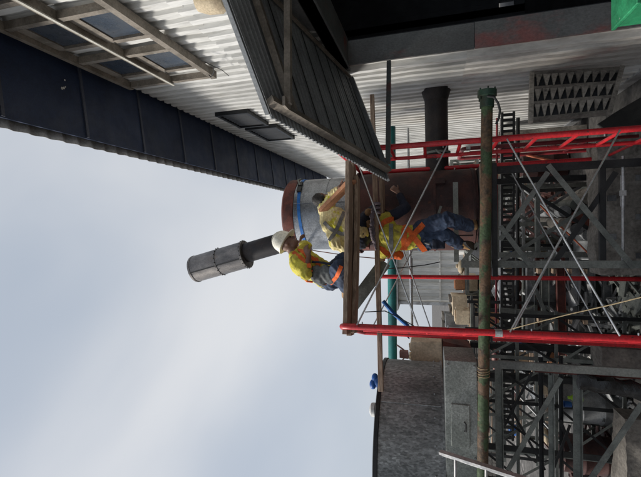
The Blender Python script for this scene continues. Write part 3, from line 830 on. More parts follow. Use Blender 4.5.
# lower kneeling board behind
kz = P(380, 240, 4.95).z
qa, qb = P(372, 95, 5.05), P(381, 391, 4.6)
plank(qa, qb, 0.055, 0.055, 'timber_rail', 'long thin brown timber rail crossing below the platform', 'timber')
k1, k2 = P(381, 178, 5.02), P(381, 262, 4.95); k1.z = k2.z = qa.lerp(qb, 0.4).z - 0.055
k1.y += 0.10; k2.y += 0.1
plank(k1, k2, 0.24, 0.04, 'kneeling_board', 'short brown board behind the timber rail, carrying the pale yellow worker', 'timber')
# fresh board held by worker 2
bq = MB()
p0, p1 = P(352, 181, 4.35), P(323, 210, 4.62)
plank(p0, p1, 0.04, 0.15, 'loose_board', 'fresh orange-brown board propped slantwise behind the platform edge', 'timber_fresh', up=(0, -1, 0.35))

# teal and grey conduits
o = MB().tube(P(391, 127, 6.9), P(393, 398, 6.9), 0.075, 20).build('teal_pipe', 'teal_paint'); tag(o, 'teal painted level pipe running behind the drum', 'pipe')
o = MB().tube(P(408, 128, 7.3), P(412, 345, 7.3), 0.022, 12).build('grey_conduit', 'zinc_tube'); tag(o, 'thin grey conduit to the right of the teal pipe in the photo', 'pipe')
o = MB().tube(P(411, 258, 8.3), P(412, 338, 8.3), 0.03, 12).build('grey_conduit', 'galvanised'); tag(o, 'galvanised tube below the teal pipe, ending behind the beige box', 'pipe')

# green and rusty pipe in front
pa, pb = P(487, 97, 4.2), P(482, 520, 4.2)
pp = thing('rusty_pipe', 'long level pipe with rust and flaking green paint in front of the trestle', 'pipe', ((pa.x + pb.x) / 2, 4.2, pa.z - 0.08))
PR = 0.053
MB().tube(pa, pb, PR, 28).build('barrel', 'pipe_green_rust', pp)
ax_ = (pa - pb).normalized()
MB().lathe(pa, [(PR * 0.7, -0.10), (PR + 0.012, -0.10), (PR + 0.012, 0.0), (PR + 0.035, 0.005), (PR + 0.035, 0.06), (PR * 0.75, 0.06), (PR * 0.7, 0.0)], 28, axis=ax_).build('coupling', 'green_steel', pp)
for k in range(6):
    a = 2 * math.pi * k / 6
    x_, y_, z_ = frame_of(pa, pa + ax_)
    c = pa + x_ * ((PR + 0.022) * math.cos(a)) + y_ * ((PR + 0.022) * math.sin(a))
    MB().tube(c - ax_ * 0.03, c + ax_ * 0.08, 0.008, 6).build('bolt', 'green_steel', pp)
MB().path([P(487, 96, 4.05), P(494, 97, 4.05), P(498, 103, 4.06), P(500, 110, 4.08), P(499, 118, 4.1), P(496, 124, 4.1)], 0.011, 8).build('hanging_chain', 'steel_black', pp)
wr = [pb.lerp(pa, 0.345 + 0.00055 * k + 0.0012 * math.sin(k * 0.37)) + V((0, math.cos(k * 0.5), math.sin(k * 0.5))) * (PR + 0.003) for k in range(46)]
MB().path(wr, 0.004, 5).build('wire_wrap', 'rope_tan', pp)
# stand that carries the pipe end
psd = MB()
for X_ in (P(500, 333, 4.32).x, pb.x + 0.35):
    ps = MB(); t_ = (X_ - pb.x) / (pa.x - pb.x); c = pb.lerp(pa, t_)
    ps.bar((X_, 4.32, 0), (X_, 4.32, c.z - PR - 0.004), 0.05, 0.05)
    ps.box((X_, 4.25, c.z - PR - 0.012), (0.12, 0.2, 0.012)); ps.box((X_, 4.32, 0.006), (0.18, 0.18, 0.012))
    tag(ps.build('pipe_stand', 'steel_black'), 'black steel stand under the rusty pipe behind the lower red post' if X_ > pb.x + 0.5 else 'black steel stand under the far left of the rusty pipe', 'stand')

# ------------------------------------------------------------------ grey tank and boxes at the left
tk = thing('round_tank', 'large speckled dark grey round tank at the left, standing on a grey box', 'tank', (-3.0, 5.5, 2.67))
TC = V((-3.02, 5.5, 0)); TR = 1.12
tz0, tz1 = 2.675, 3.46
MB().lathe(TC, [(TR - 0.02, tz0), (TR, tz0 + 0.01), (TR, (tz0 + tz1) / 2), (TR, tz1 - 0.05)], 72).build('shell', 'galvanised_dark', tk)
MB().lathe(TC, [(TR - 0.01, tz1 - 0.05), (TR + 0.015, tz1 - 0.045), (TR + 0.015, tz1), (TR - 0.03, tz1 + 0.012), (0.02, tz1 + 0.10)], 72).build('lid', 'steel_black', tk)
MB().lathe(TC, [(TR - 0.01, tz0 - 0.004), (TR + 0.02, tz0 - 0.004), (TR + 0.02, tz0 + 0.02), (TR - 0.01, tz0 + 0.02)], 72).build('foot_ring', 'galvanised_dark', tk)
for a in (212, 262, 322):
    q_ = TC + V(((TR + 0.003) * math.cos(R(a)), (TR + 0.003) * math.sin(R(a)), 0))
    MB().path([q_ + V((0, 0, tz0 + 0.03)), q_ + V((0, 0, tz1 - 0.06))], 0.007, 6).build('weld_seam', 'galvanised_dark', tk)
for k in range(24):
    a = 2 * math.pi * k / 24
    c = TC + V(((TR + 0.004) * math.cos(a), (TR + 0.004) * math.sin(a), tz0 + 0.10))
    MB().ball(c, 0.012, 8, 5).build('rivet', 'galvanised_dark', tk)
cp = P(369, 421, 4.6)
kn = MB().lathe((cp.x, cp.y + 0.3, tz1 + 0.02), [(0.02, 0), (0.085, 0.01), (0.08, 0.055), (0.045, 0.075), (0.0, 0.08)], 16)
tag(kn.build('plastic_cap', 'white_paint'), 'small round white cap on top of the grey tank', 'cap')
bp = P(378, 381, 5.75)
bl = MB()
for k in range(5):
    bl.ball((bp.x + rnd.uniform(-0.06, 0.05), 5.75 + rnd.uniform(-0.04, 0.04), tz1 + 0.05 + 0.03 * k), (0.075, 0.06, 0.05), 10, 6)
tag(bl.build('blue_bundle', 'blue_plastic'), 'bunched blue plastic sheet on the right rim of the grey tank', 'sheet')

bx = thing('grey_box', 'speckled grey-green metal box with a square hatch below the round tank', 'box', (-2.6, 5.2, 2.34))
bx0 = P(460, 361, 4.42).x; bz0, bz1 = 2.345, 2.67
MB().box(((bx0 - 4.4) / 2, 4.42 + 0.25, (bz0 + bz1) / 2), (bx0 + 4.4, 0.5, bz1 - bz0)).build('body', 'galvanised_green', bx, bevel=0.006)
MB().box((-3.25, 4.93 + 0.75, (bz0 + bz1) / 2 - 0.003), (2.3, 1.5, bz1 - bz0 - 0.006)).build('rear_body', 'galvanised_dark', bx)
ha, hb = P(451, 404, 4.4), P(470, 448, 4.4)
hc = MB().box(((ha.x + hb.x) / 2, 4.408, (ha.z + hb.z) / 2), (abs(ha.x - hb.x), 0.02, abs(ha.z - hb.z))).build('hatch', 'galvanised_green', bx, bevel=0.003)
MB().path([((ha.x + hb.x) / 2 - 0.05, 4.39, ha.z - 0.13), ((ha.x + hb.x) / 2 - 0.04, 4.37, ha.z - 0.145), ((ha.x + hb.x) / 2 + 0.04, 4.37, ha.z - 0.145), ((ha.x + hb.x) / 2 + 0.05, 4.39, ha.z - 0.13)], 0.008, 6).build('handle', 'steel_black', hc)
for X_ in (bx0 - 0.02, bx0 - 1.0, bx0 - 2.0):
    for z in (bz0 + 0.03, bz1 - 0.03): MB().tube((X_ - 0.03, 4.425, z), (X_ - 0.03, 4.405, z), 0.012, 8).build('bolt', 'galvanised_dark', bx)
for X_ in (bx0 - 0.08, bx0 - 1.7, -4.2):
    MB().angle((X_, 4.5, 0), (X_, 4.5, bz0 - 0.003), 0.08, 0.009).build('leg', 'steel_grey', bx)
    MB().angle((X_, 5.9, 0), (X_, 5.9, bz0 - 0.003), 0.08, 0.009).build('leg', 'steel_black', bx)

b2 = thing('beige_box', 'beige concrete box with rusty streaks beside the round tank', 'box', (-1.85, 6.3, 2.2))
q0, q1 = P(411, 341, 6.0), P(443, 371, 6.0)
MB().box(((q0.x + q1.x) / 2 - 0.06, 6.3, (q0.z + q1.z) / 2), (abs(q0.x - q1.x) + 0.12, 0.6, abs(q0.z - q1.z)), jit=0.012).build('body', 'concrete_pale', b2, bevel=0.012)
q2 = P(472, 345, 6.0)
cw = MB()
hx0, hx1 = (q0.x + q1.x) / 2 - 0.06 - 0.28, (q0.x + q1.x) / 2 + 0.22
cw.add([(hx0, 6.02, q1.z - 0.004), (hx1, 6.02, q1.z - 0.004), (hx1, 6.58, q1.z - 0.004), (hx0, 6.58, q1.z - 0.004),
        (hx0 + 0.12, 6.12, q2.z), (hx1 - 0.10, 6.12, q2.z), (hx1 - 0.10, 6.5, q2.z), (hx0 + 0.12, 6.5, q2.z)],
       [(0, 1, 2, 3), (4, 7, 6, 5), (0, 4, 5, 1), (1, 5, 6, 2), (2, 6, 7, 3), (3, 7, 4, 0)]).build('hopper', 'rust_red', b2)
for k in range(12):
    c = V((hx0 + 0.05 + k * 0.045, 6.08 + rnd.uniform(0, 0.3), q0.z + 0.01))
    if k % 2: MB().box(c, (0.05, 0.06, 0.05 + rnd.uniform(0, 0.03)), rz=rnd.uniform(0, 3), jit=0.01).build('broken_lip', 'concrete_pale', b2)
MB().box((hx0 + 0.02, 6.3, q2.z / 2), (0.08, 0.08, q2.z)).build('leg', 'steel_black', b2); MB().box((hx1 - 0.1, 6.3, q2.z / 2), (0.08, 0.08, q2.z - 0.004)).build('leg', 'steel_black', b2)
# pinkish valve box + wire on top of the tank rim
vb = MB().box(P(404, 354, 6.0), (0.10, 0.10, 0.13), jit=0.006); vb.path([P(404, 358, 5.95), P(400, 364, 5.9), P(392, 368, 5.85), P(387, 372, 5.8)], 0.01, 6)
vb.path([P(397, 345, 6.0), P(404, 350, 6.0)], 0.012, 6)
tag(vb.build('junction_box', 'pink_board'), 'small pinkish junction box with a wire between tank and beige box', 'box')
bs = MB().path([P(383, 301, 4.9), P(388, 307, 4.9), P(393, 313, 4.92), P(400, 319, 4.95), P(408, 326, 5.0)], 0.036, 8, 0.7)
tag(bs.build('blue_sling', 'blue_strap'), 'blue webbing sling hanging between the platform and the red post', 'strap')
bk = MB().path([P(403, 327, 5.6), P(404, 333, 5.6), P(409, 338, 5.7)], 0.02, 8, 0.4)
tag(bk.build('blue_hose', 'blue_strap'), 'short blue hose above the beige box', 'hose')
# dark diagonal plate below the platform
dg = MB().bar(P(350, 309, 4.75), P(385, 262, 4.95), 0.16, 0.012, up=(0, -1, 0.2))
tag(dg.build('steel_plate_strip', 'steel_grey'), 'dark grey-green flat steel strip leaning diagonally under the platform', 'steel strip')

# aluminium ladder at the lower left corner
ld = thing('aluminium_ladder', 'bright aluminium ladder leaning at the bottom left beside the rusty pipe', 'ladder', (-2.0, 3.3, 0))
r0 = P(440, 452, 3.6); r1_ = P(527, 480, 3.3)
dv = (r1_ - r0).normalized()
end = r0 + dv * ((0.0 - r0.z) / dv.z)
side = V((-0.44, 0.02, 0))
for o_ in (V((0, 0, 0)), side):
    MB().bar(r0 + o_, end + o_, 0.022, 0.05, up=(0, 1, 0)).build('rail', 'aluminium', ld)
    MB().bar(r0 + o_ + V((-0.045, 0.06, -0.03)), end + o_ + V((-0.045, 0.06, 0)), 0.02, 0.05, up=(0, 1, 0)).build('rail', 'aluminium', ld)
    MB().tube(end + o_ + dv * 0.0, end + o_ - dv * 0.05, 0.04, 10).build('foot', 'rubber_black', ld)
Lr = (end - r0).length; k = 0.14
while k < Lr - 0.1:
    c = r0 + dv * k + V((0, 0.035, 0))
    MB().tube(c, c + side, 0.014, 10).build('rung', 'aluminium', ld); k += 0.26

# green crate in the right foreground
gc = thing('green_box', 'plain green box with pale scuffs in the top right corner', 'box', (1.75, 3.3, 0.5))
gp = P(640, 2, 3.5)
gx = gp.x
MB().box((gx + 0.3, 3.7, gp.z - 0.2), (0.6, 0.4, 0.4)).build('body', 'green_plastic', gc, bevel=0.012)
MB().box((gx + 0.3, 3.7, gp.z + 0.012), (0.63, 0.43, 0.03)).build('rim', 'green_plastic', gc, bevel=0.006)
cs = MB()
for a in (0.06, 0.54):
    for b in (-0.15, 0.15): cs.bar((gx + a, 3.7 + b, 0), (gx + a, 3.7 + b, gp.z - 0.44), 0.05, 0.05)
cs.box((gx + 0.3, 3.7, gp.z - 0.42), (0.62, 0.42, 0.036))
tag(cs.build('work_stand', 'steel_black'), 'low black stand under the green box', 'stand')

# finned radiator panel leaning on the white wall
rk = thing('finned_panel', 'dusty grey panel with three columns of triangular fins against the white wall', 'panel', (1.75, 5.6, 0.1))
ca, cb, cc, cdn = P(532, 73, 5.75), P(531, 119, 5.35), P(622, 68, 5.75), P(610, 111, 5.35)
ux = (cb - ca); uz = (cc - ca)
def rkp(s_, t_, h=0.0):   # s across the columns, t downwards
    q = (ca * (1 - s_) + cb * s_) * (1 - t_) + (cc * (1 - s_) + cdn * s_) * t_
    return q + rkn * h
rkn = ux.cross(uz).normalized()
if rkn.y > 0: rkn = -rkn
MB().poly([rkp(0, 0, -0.06), rkp(1, 0, -0.06), rkp(1, 1, -0.06), rkp(0, 1, -0.06)], -rkn, 0.012).build('back_plate', 'interior_dark', rk)
for (s0, t0, s1, t1) in ((0, 0, 0, 1), (1, 0, 1, 1), (0.34, 0, 0.34, 1), (0.67, 0, 0.67, 1)):
    MB().bar(rkp(s0, t0, -0.02), rkp(s1, t1, -0.02), 0.045, 0.05, up=rkn).build('rail', 'concrete', rk)
for t0 in (0, 1): MB().bar(rkp(-0.05, t0, -0.015), rkp(1.05, t0, -0.015), 0.05, 0.05, up=rkn).build('end_bar', 'concrete_mid', rk)
for c_ in range(3):
    for k in range(10):
        t0 = 0.045 + k * 0.092; a0 = c_ / 3 + 0.035; a1 = (c_ + 1) / 3 - 0.045
        MB().poly([rkp(a0, t0 + rnd.uniform(-0.008, 0.008), 0.0), rkp(a0, t0 + 0.078 + rnd.uniform(-0.008, 0.006), 0.0), rkp(a1 + rnd.uniform(-0.02, 0.02), t0 + 0.042 + rnd.uniform(-0.012, 0.012), -0.03 + rnd.uniform(-0.012, 0.012))], -rkn, 0.02).build('fin', 'concrete_mid', rk)
# dark sheet standing in for the shadow at the foot of the wall
lsx = MB().poly([P(598, 124, 5.1), P(616, 112, 5.2), P(650, 92, 5.2), P(650, 128, 4.9), P(606, 130, 5.0)], (0, 1, 0.2), 0.02)
tag(lsx.build('shadow_sheet', 'steel_black'), 'black sheet standing in for shadow below the finned panel at the wall foot', 'sheet')

# ------------------------------------------------------------------ left trestle
t2 = thing('steel_trestle', 'grey bolted steel trestle on the left, under the rusty pipe and grey box', 'trestle', (-2.0, 5.0, 0))
YL = 4.95
cA = P(500, 368, YL); cB = P(640, 379, YL)
MB().angle((cA.x, YL, 0), (cA.x, YL, cA.z), 0.09, 0.01, up=(0, 1, 0)).build('column', 'steel_grey', t2)
MB().angle((cA.x - 2.0, YL, 0), (cA.x - 2.0, YL, cA.z), 0.09, 0.01, up=(0, 1, 0)).build('column', 'steel_grey', t2)
for (x, dy, th_, m_) in ((499, 0.0, 0.075, 'steel_grey'), (541, 0.5, 0.045, 'steel_black'), (551, 0.02, 0.05, 'steel_grey'), (561, 0.6, 0.04, 'steel_black'), (577, 0.025, 0.075, 'steel_grey')):
    z = P(x, 420, YL + dy).z
    MB().angle((cA.x + 0.0, YL + dy + 0.012, z - th_ / 2), (cA.x - 2.2, YL + dy + 0.012, z - th_ / 2), th_, 0.008, up=(0, 0, 1)).build('tie', m_, t2)
for (a, b, yo, m_, wd_) in (((561, 378), (508, 470), -0.02, 'steel_grey', 0.05), ((505, 425), (532, 372), 0.45, 'steel_black', 0.03), ((506, 400), (545, 470), 0.5, 'steel_black', 0.03), ((642, 404), (590, 480), -0.02, 'steel_grey', 0.06), ((560, 420), (580, 470), 0.55, 'steel_black', 0.04), ((570, 425), (550, 478), 0.5, 'steel_black', 0.03)):
    MB().bar(P(a[0], a[1], YL + yo), P(b[0], b[1], YL + yo), wd_, 0.008, up=(0, 1, 0)).build('brace', m_, t2)
for k in range(7):
    z = cA.z - 0.12 - k * 0.2
    MB().tube((cA.x - 0.03, YL - 0.012, z), (cA.x - 0.03, YL + 0.01, z), 0.012, 6).build('bolt', 'steel_black', t2)
# middle lattice between the two trestles
t3 = thing('steel_trestle', 'dark lattice trestle between the red post and the left trestle', 'trestle', (-1.1, 6.5, 0))
for (a, b, m_, wd_) in (((500, 330), (641, 378), 'steel_grey', 0.05), ((503, 350), (560, 336), 'steel_black', 0.05), ((500, 352), (530, 372), 'steel_black', 0.05), ((555, 340), (600, 378), 'steel_grey', 0.06), ((560, 375), (628, 348), 'steel_black', 0.05), ((540, 372), (556, 338), 'steel_black', 0.05), ((530, 276), (549, 322), 'steel_grey', 0.05), ((500, 310), (640, 322), 'steel_grey', 0.07)):
    MB().bar(P(a[0], a[1], 6.4), P(b[0], b[1], 6.45), wd_, 0.02, up=(0, 1, 0)).build('member', m_, t3)
o = MB().box((P(575, 372, 4.86).x, 4.86, 0.85), (0.045, 0.07, 1.7), jit=0.005).build('timber_post', 'rust_red'); tag(o, 'rusty brown upright post beside the left trestle column', 'post')

for bi, (Yb, lab) in enumerate(((6.15, 'nearer'), (7.25, 'farther'))):
    t4 = thing('steel_trestle', 'thin dark lattice bent behind the left trestle, the %s of two' % lab, 'trestle', (-2.2, Yb, 0))
    xs_ = [-1.35 - 0.02 * bi, -1.95, -2.6, -3.3, -4.0]
    for k, x in enumerate(xs_):
        MB().angle((x, Yb, 0), (x, Yb, 2.2), 0.05, 0.007, up=(0, 1, 0)).build('column', 'steel_grey' if k % 2 else 'steel_black', t4)
        if k:
            for z0, z1 in ((0.3, 1.1), (1.15, 2.1)):
                MB().bar((xs_[k - 1], Yb - 0.02, z0), (x, Yb - 0.02, z1), 0.032, 0.006, up=(0, 1, 0)).build('brace', 'steel_grey', t4); MB().bar((x, Yb - 0.035, z0), (xs_[k - 1], Yb - 0.035, z1), 0.032, 0.006, up=(0, 1, 0)).build('brace', 'steel_black', t4)
    for zz in (0.3, 1.12, 1.62, 2.12): MB().bar((-1.25, Yb + 0.06, zz), (-4.1, Yb + 0.06, zz), 0.03, 0.04).build('tie', 'steel_grey', t4)
# perforated cable tray running level behind the trestle
ta, tb = P(508, 112, 6.95), P(507, 440, 6.95)
ct = thing('cable_tray', 'dark perforated cable tray running level behind the trestles', 'tray', ((ta.x + tb.x) / 2, 6.95, ta.z))
for h_ in (-0.085, 0.085):
    MB().bar(ta + V((0, 0, h_)), tb + V((0, 0, h_)), 0.03, 0.035).build('side_rail', 'steel_black', ct)
n_ = 62
for k in range(n_):
    c = ta.lerp(tb, (k + 0.5) / n_)
    MB().box(c, (0.045, 0.02, 0.14)).build('rung', 'steel_black', ct)
for i, (x, m_, rr) in enumerate(((497, 'red_paint_old', 0.018), (501, 'zinc_tube', 0.015), (518, 'steel_black', 0.03))):
    o = MB().tube(P(x, 118, 7.4), P(x - 1, 360, 7.3), rr, 10).build('service_pipe', m_)
    tag(o, ('thin dull red service pipe running level beside the cable tray', 'thin bright zinc service pipe running level beside the cable tray', 'thick black service pipe running level under the cable tray')[i], 'pipe')
rp_ = MB().path([P(489, 335, 3.98), P(530, 324, 3.7), P(570, 314, 3.5), P(610, 305, 3.3), P(650, 295, 3.1)], 0.0042, 6)
tag(rp_.build('tan_rope', 'rope_tan'), 'tan rope stretched diagonally from the red post towards the lower right', 'rope')
for i, pts in enumerate(([(310, 250, 4.8), (330, 253, 4.7), (350, 256, 4.5), (372, 258, 4.9), (395, 259, 5.2)], [(372, 269, 5.0), (400, 268, 5.1), (425, 265, 5.2), (440, 262, 5.24)], [(365, 312, 4.6), (385, 311, 4.7), (400, 318, 4.9), (414, 326, 5.0)])):
    o = MB().path([P(*p) for p in pts], 0.006, 6).build('steel_cable', 'steel_black' if i else 'rust_red')
    tag(o, ('thin reddish line running down past the drum edge from the white-helmeted worker', 'thin black cable below the drum, left edge', 'thin black cable sagging above the lower red post')[i], 'cable')
# ------------------------------------------------------------------ concrete plinths and the cluttered yard behind
def plinth(c, size, label, m='concrete_mid', rz=0.0):
    """rough cast block with an uneven skin"""
    mb = MB(); nx, nz_ = max(2, int(size[0] / 0.05)), max(2, int(size[2] / 0.05))
    rot = Matrix.Rotation(rz, 3, 'Z')
    def pt(i, j, y):
        x = -size[0] / 2 + size[0] * i / nx; z = size[2] * j / nz_
        d = noise.noise(V((x * 3 + c[0] * 7, y * 3, z * 3 + c[1]))) * 0.05 + noise.noise(V((x * 9 + c[0] * 7, y * 3, z * 9))) * 0.02
        return V(c) + rot @ V((x, y + (d if y < 0 else 0), z + (d if j == nz_ else 0)))
    idx = {}
    for s_, y in ((0, -size[1] / 2), (1, size[1] / 2)):
        for j in range(nz_ + 1):
            for i in range(nx + 1):
                idx[s_, i, j] = len(mb.v); mb.v.append(pt(i, j, y))
    for s_ in (0, 1):
        for j in range(nz_):
            for i in range(nx): mb.f.append((idx[s_, i, j], idx[s_, i + 1, j], idx[s_, i + 1, j + 1], idx[s_, i, j + 1]))
    for i in range(nx):
        for j in (0, nz_): mb.f.append((idx[0, i, j], idx[0, i + 1, j], idx[1, i + 1, j], idx[1, i, j]))
    for j in range(nz_):
        for i in (0, nx): mb.f.append((idx[0, i, j], idx[0, i, j + 1], idx[1, i, j + 1], idx[1, i, j]))
    return tag(mb.build('concrete_plinth', m), label, 'plinth')
plinth((0.05, 4.9, 0), (1.9, 0.3, 0.50), 'rough concrete plinth at the foot of the main trestle')
plinth((0.15, 6.0, 0), (1.7, 0.35, 0.74), 'rough concrete plinth behind the main trestle columns')
plinth((-1.75, 5.5, 0), (0.5, 0.3, 0.86), 'tall rough concrete block under the left trestle', 'concrete')
plinth((-2.95, 5.45, 0), (1.3, 0.3, 0.66), 'streaked concrete block at the lower left corner', 'concrete')
plinth((1.55, 8.6, 0), (0.4, 0.4, 1.5), 'dusty concrete pier near the white wall')
for k in range(6):
    zb = 0.6 if k % 2 else 0.3
    mbp = MB().box((-0.45 + k * 0.24, 5.80, zb), (0.07, 0.03, 0.09)); mbp.tube((-0.45 + k * 0.24, 5.77, zb), (-0.45 + k * 0.24, 5.80, zb), 0.018, 6)
    tag(mbp.build('anchor_plate', 'scrap_grey'), 'bolted anchor plate on the rear trestle plinth, %s of six counted from the left' % ('first', 'second', 'third', 'fourth', 'fifth', 'sixth')[k], 'plate', 'anchor plates on the rear plinth')
mbp = MB().tube((0.72, 5.30, 0.68), (-0.5, 5.30, 0.68), 0.016, 10).box((0.3, 5.30, 0.68), (0.06, 0.05, 0.05)).tube((0.15, 5.30, 0.68), (0.5, 5.30, 0.68), 0.024, 10)
tag(mbp.build('conduit', 'aluminium'), 'bright level conduit between the two plinths of the main trestle', 'pipe')
# black wrapped sheet hanging by the left trestle
bw = MB(); pts = []
ba, bb = P(578, 381, 4.8), P(650, 392, 4.7)
for k in range(9):
    t = k / 8; pts.append(ba.lerp(bb, t) + V((noise.noise(V((k * 0.9, 0, 0))) * 0.03, 0, 0)))
rings = []
for k, p in enumerate(pts):
    for j in range(14):
        a = 2 * math.pi * j / 14; r_ = 0.085 + 0.04 * noise.noise(V((k * 0.8, math.cos(a) * 2, math.sin(a) * 2)))
        bw.v.append(p + V((math.cos(a) * r_, math.sin(a) * r_ * 0.7, noise.noise(V((k, j, 2))) * 0.02)))
for k in range(8):
    for j in range(14): bw.f.append((k * 14 + j, k * 14 + (j + 1) % 14, (k + 1) * 14 + (j + 1) % 14, (k + 1) * 14 + j))
bw.f.append(tuple(range(14))); bw.f.append(tuple(range(8 * 14, 9 * 14)))
tag(bw.build('black_wrap', 'black_plastic'), 'crumpled black plastic sheeting hanging down at the left trestle', 'sheeting')

# racks of angle iron
def rack(x, y, wd, dp, h, n, label, m='steel_grey', rz=0.0, load=0):
    r_ = thing('yard_rack', label, 'rack', (x, y, 0), 'steel racks in the yard')
    rot = Matrix.Rotation(rz, 3, 'Z')
    def q(a, b, z): return V((x, y, 0)) + rot @ V((a * wd / 2, b * dp / 2, z))
    for a in (-1, 1):
        for b in (-1, 1): MB().angle(q(a, b, 0), q(a, b, h), 0.06, 0.008, up=(0, 1, 0), fx=-a, fy=-b).build('column', m, r_)
    for k in range(n):
        z = h * (k + 1) / n - 0.05
        for b in (-1, 1): MB().bar(q(-0.99, b * 0.98, z), q(0.99, b * 0.98, z), 0.03, 0.05).build('beam', m, r_)
        for a in (-1, 1): MB().bar(q(a * 0.97, -0.93, z - 0.01), q(a * 0.97, 0.93, z - 0.01), 0.03, 0.04).build('beam', m, r_)
        if k < n - 1 or True:
            for j in range(4):
                MB().bar(q(-0.95, -0.7 + j * 0.46, z + 0.035), q(0.95, -0.7 + j * 0.46, z + 0.035), 0.12, 0.018).build('shelf_board', 'timber' if (j + k) % 3 else 'steel_grey', r_)
    MB().bar(q(-0.97, -1.06, 0.1), q(0.97, -1.06, h - 0.1), 0.035, 0.008, up=(0, 1, 0)).build('brace', m, r_)
    MB().bar(q(0.97, -1.1, 0.1), q(-0.97, -1.1, h - 0.1), 0.035, 0.008, up=(0, 1, 0)).build('brace', m, r_)
    return r_, q
_, rq = rack(0.75, 10.6, 1.6, 0.7, 2.3, 4, 'grey steel rack seen far through the main trestle, nearest the wall')
_, rq2 = rack(-0.95, 9.2, 1.2, 0.7, 2.1, 4, 'grey steel rack behind the short dull red post', rz=0.1)
_, rq3 = rack(-2.2, 8.2, 1.4, 0.8, 2.1, 4, 'grey steel rack behind the left trestle', 'steel_black', rz=-0.12)
_, rq4 = rack(-3.9, 9.0, 1.5, 0.8, 2.2, 4, 'grey steel rack behind the grey box at the far left', rz=0.05)
# goods on the racks and in the yard
yard = rnd
goods = [('pink_board', 'pink boards'), ('concrete_pale', 'pale block'), ('timber_fresh', 'orange-brown wooden block'), ('scrap_grey', 'grey metal box'), ('white_paint', 'white tin'), ('rust_red', 'rust-red tin'), ('blue_plastic', 'blue can'), ('cloth_beige', 'beige sack')]
where = ['nearest-the-wall rack', 'rack behind the dull red post', 'rack behind the left trestle', 'far-left rack']
lev = ['bottom', 'second', 'third', 'top']
side_ = ['left', 'centre', 'right']
gi = 0
for ri, (q, h, n) in enumerate(((rq, 2.3, 4), (rq2, 2.1, 4), (rq3, 2.1, 4), (rq4, 2.2, 4))):
    for k in range(n):
        z = h * (k + 1) / n - 0.05 + 0.046
        for j in range(3):
            mname, nm = goods[(gi * 5 + ri) % len(goods)]; gi += 1
            c = q(-0.62 + j * 0.62, yard.uniform(-0.35, 0.3), z)
            a = yard.uniform(0.16, 0.30); b = yard.uniform(0.14, 0.26)
            mb = MB()
            if 'tin' in nm or 'can' in nm:
                mb.lathe(c, [(0.0, 0.0), (a * 0.42, 0.0), (a * 0.42, b * 0.98), (a * 0.45, b), (a * 0.4, b * 1.02), (a * 0.36, b * 0.97), (0, b * 0.97)], 18)
                cat_ = 'tin'
            elif 'sack' in nm:
                mb.ball(c + V((0, 0, b * 0.38)), (a * 0.62, 0.16, b * 0.40), 14, 9); mb.ball(c + V((0.02, 0, b * 0.85)), (a * 0.2, 0.06, b * 0.14), 10, 6); cat_ = 'sack'
            elif 'board' in nm:
                for s_ in range(3): mb.box(c + V((0.01 * s_, 0, 0.02 + s_ * 0.031)), (a * 1.3, 0.3, 0.028), rz=yard.uniform(-0.1, 0.1))
                cat_ = 'boards'
            else:
                mb.box(c + V((0, 0, b / 2)), (a, 0.24, b), rz=yard.uniform(-0.3, 0.3), jit=0.008); mb.box(c + V((0, 0, b + 0.012)), (a * 0.8, 0.18, 0.02), rz=0.1); cat_ = 'box'
            nmn = nm.replace('-', '_').replace(' ', '_')
            tag(mb.build(nmn, mname, bevel=0.004), '%s on the %s shelf, %s, of the %s' % (nm, lev[k], side_[j], where[ri]), cat_, 'goods on the yard racks')

# oil drums in the yard
def oil_drum(x, y, m, label, z=0.0, tilt=False):
    mb = [(0.0, 0.0), (0.27, 0.0), (0.285, 0.015), (0.28, 0.03), (0.28, 0.27), (0.292, 0.285), (0.292, 0.30), (0.28, 0.315), (0.28, 0.56), (0.292, 0.575), (0.292, 0.59), (0.28, 0.605), (0.28, 0.85), (0.287, 0.865), (0.275, 0.88), (0.265, 0.86), (0.0, 0.86)]
    t = thing('oil_drum', label, 'barrel', (x, y, z), 'oil drums in the yard')
    if tilt: MB().lathe((x - 0.43, y, z + 0.285), mb, 28, axis=(1, 0.1, 0)).build('barrel', m, t)
    else: MB().lathe((x, y, z), mb, 28).build('barrel', m, t)
    c = V((x + 0.15, y, z + 0.865)) if not tilt else V((x + 0.44, y, z + 0.42))
    MB().tube(c, c + (V((0, 0, 0.02)) if not tilt else V((0.02, 0, 0))), 0.03, 10).build('bung', 'steel_black', t)
oil_drum(-2.9, 7.1, 'scrap_grey', 'dented grey oil drum behind the left trestle'); oil_drum(-3.65, 7.0, 'rust_dark', 'dark rusty oil drum at the far left of the yard')
oil_drum(1.2, 9.6, 'rust_dark', 'dark rusty oil drum near the white wall'); oil_drum(-1.5, 10.2, 'scrap_grey', 'pale grey oil drum behind the racks')
oil_drum(-0.2, 7.25, 'scrap_grey', 'grey oil drum lying on its side behind the main trestle', tilt=True)

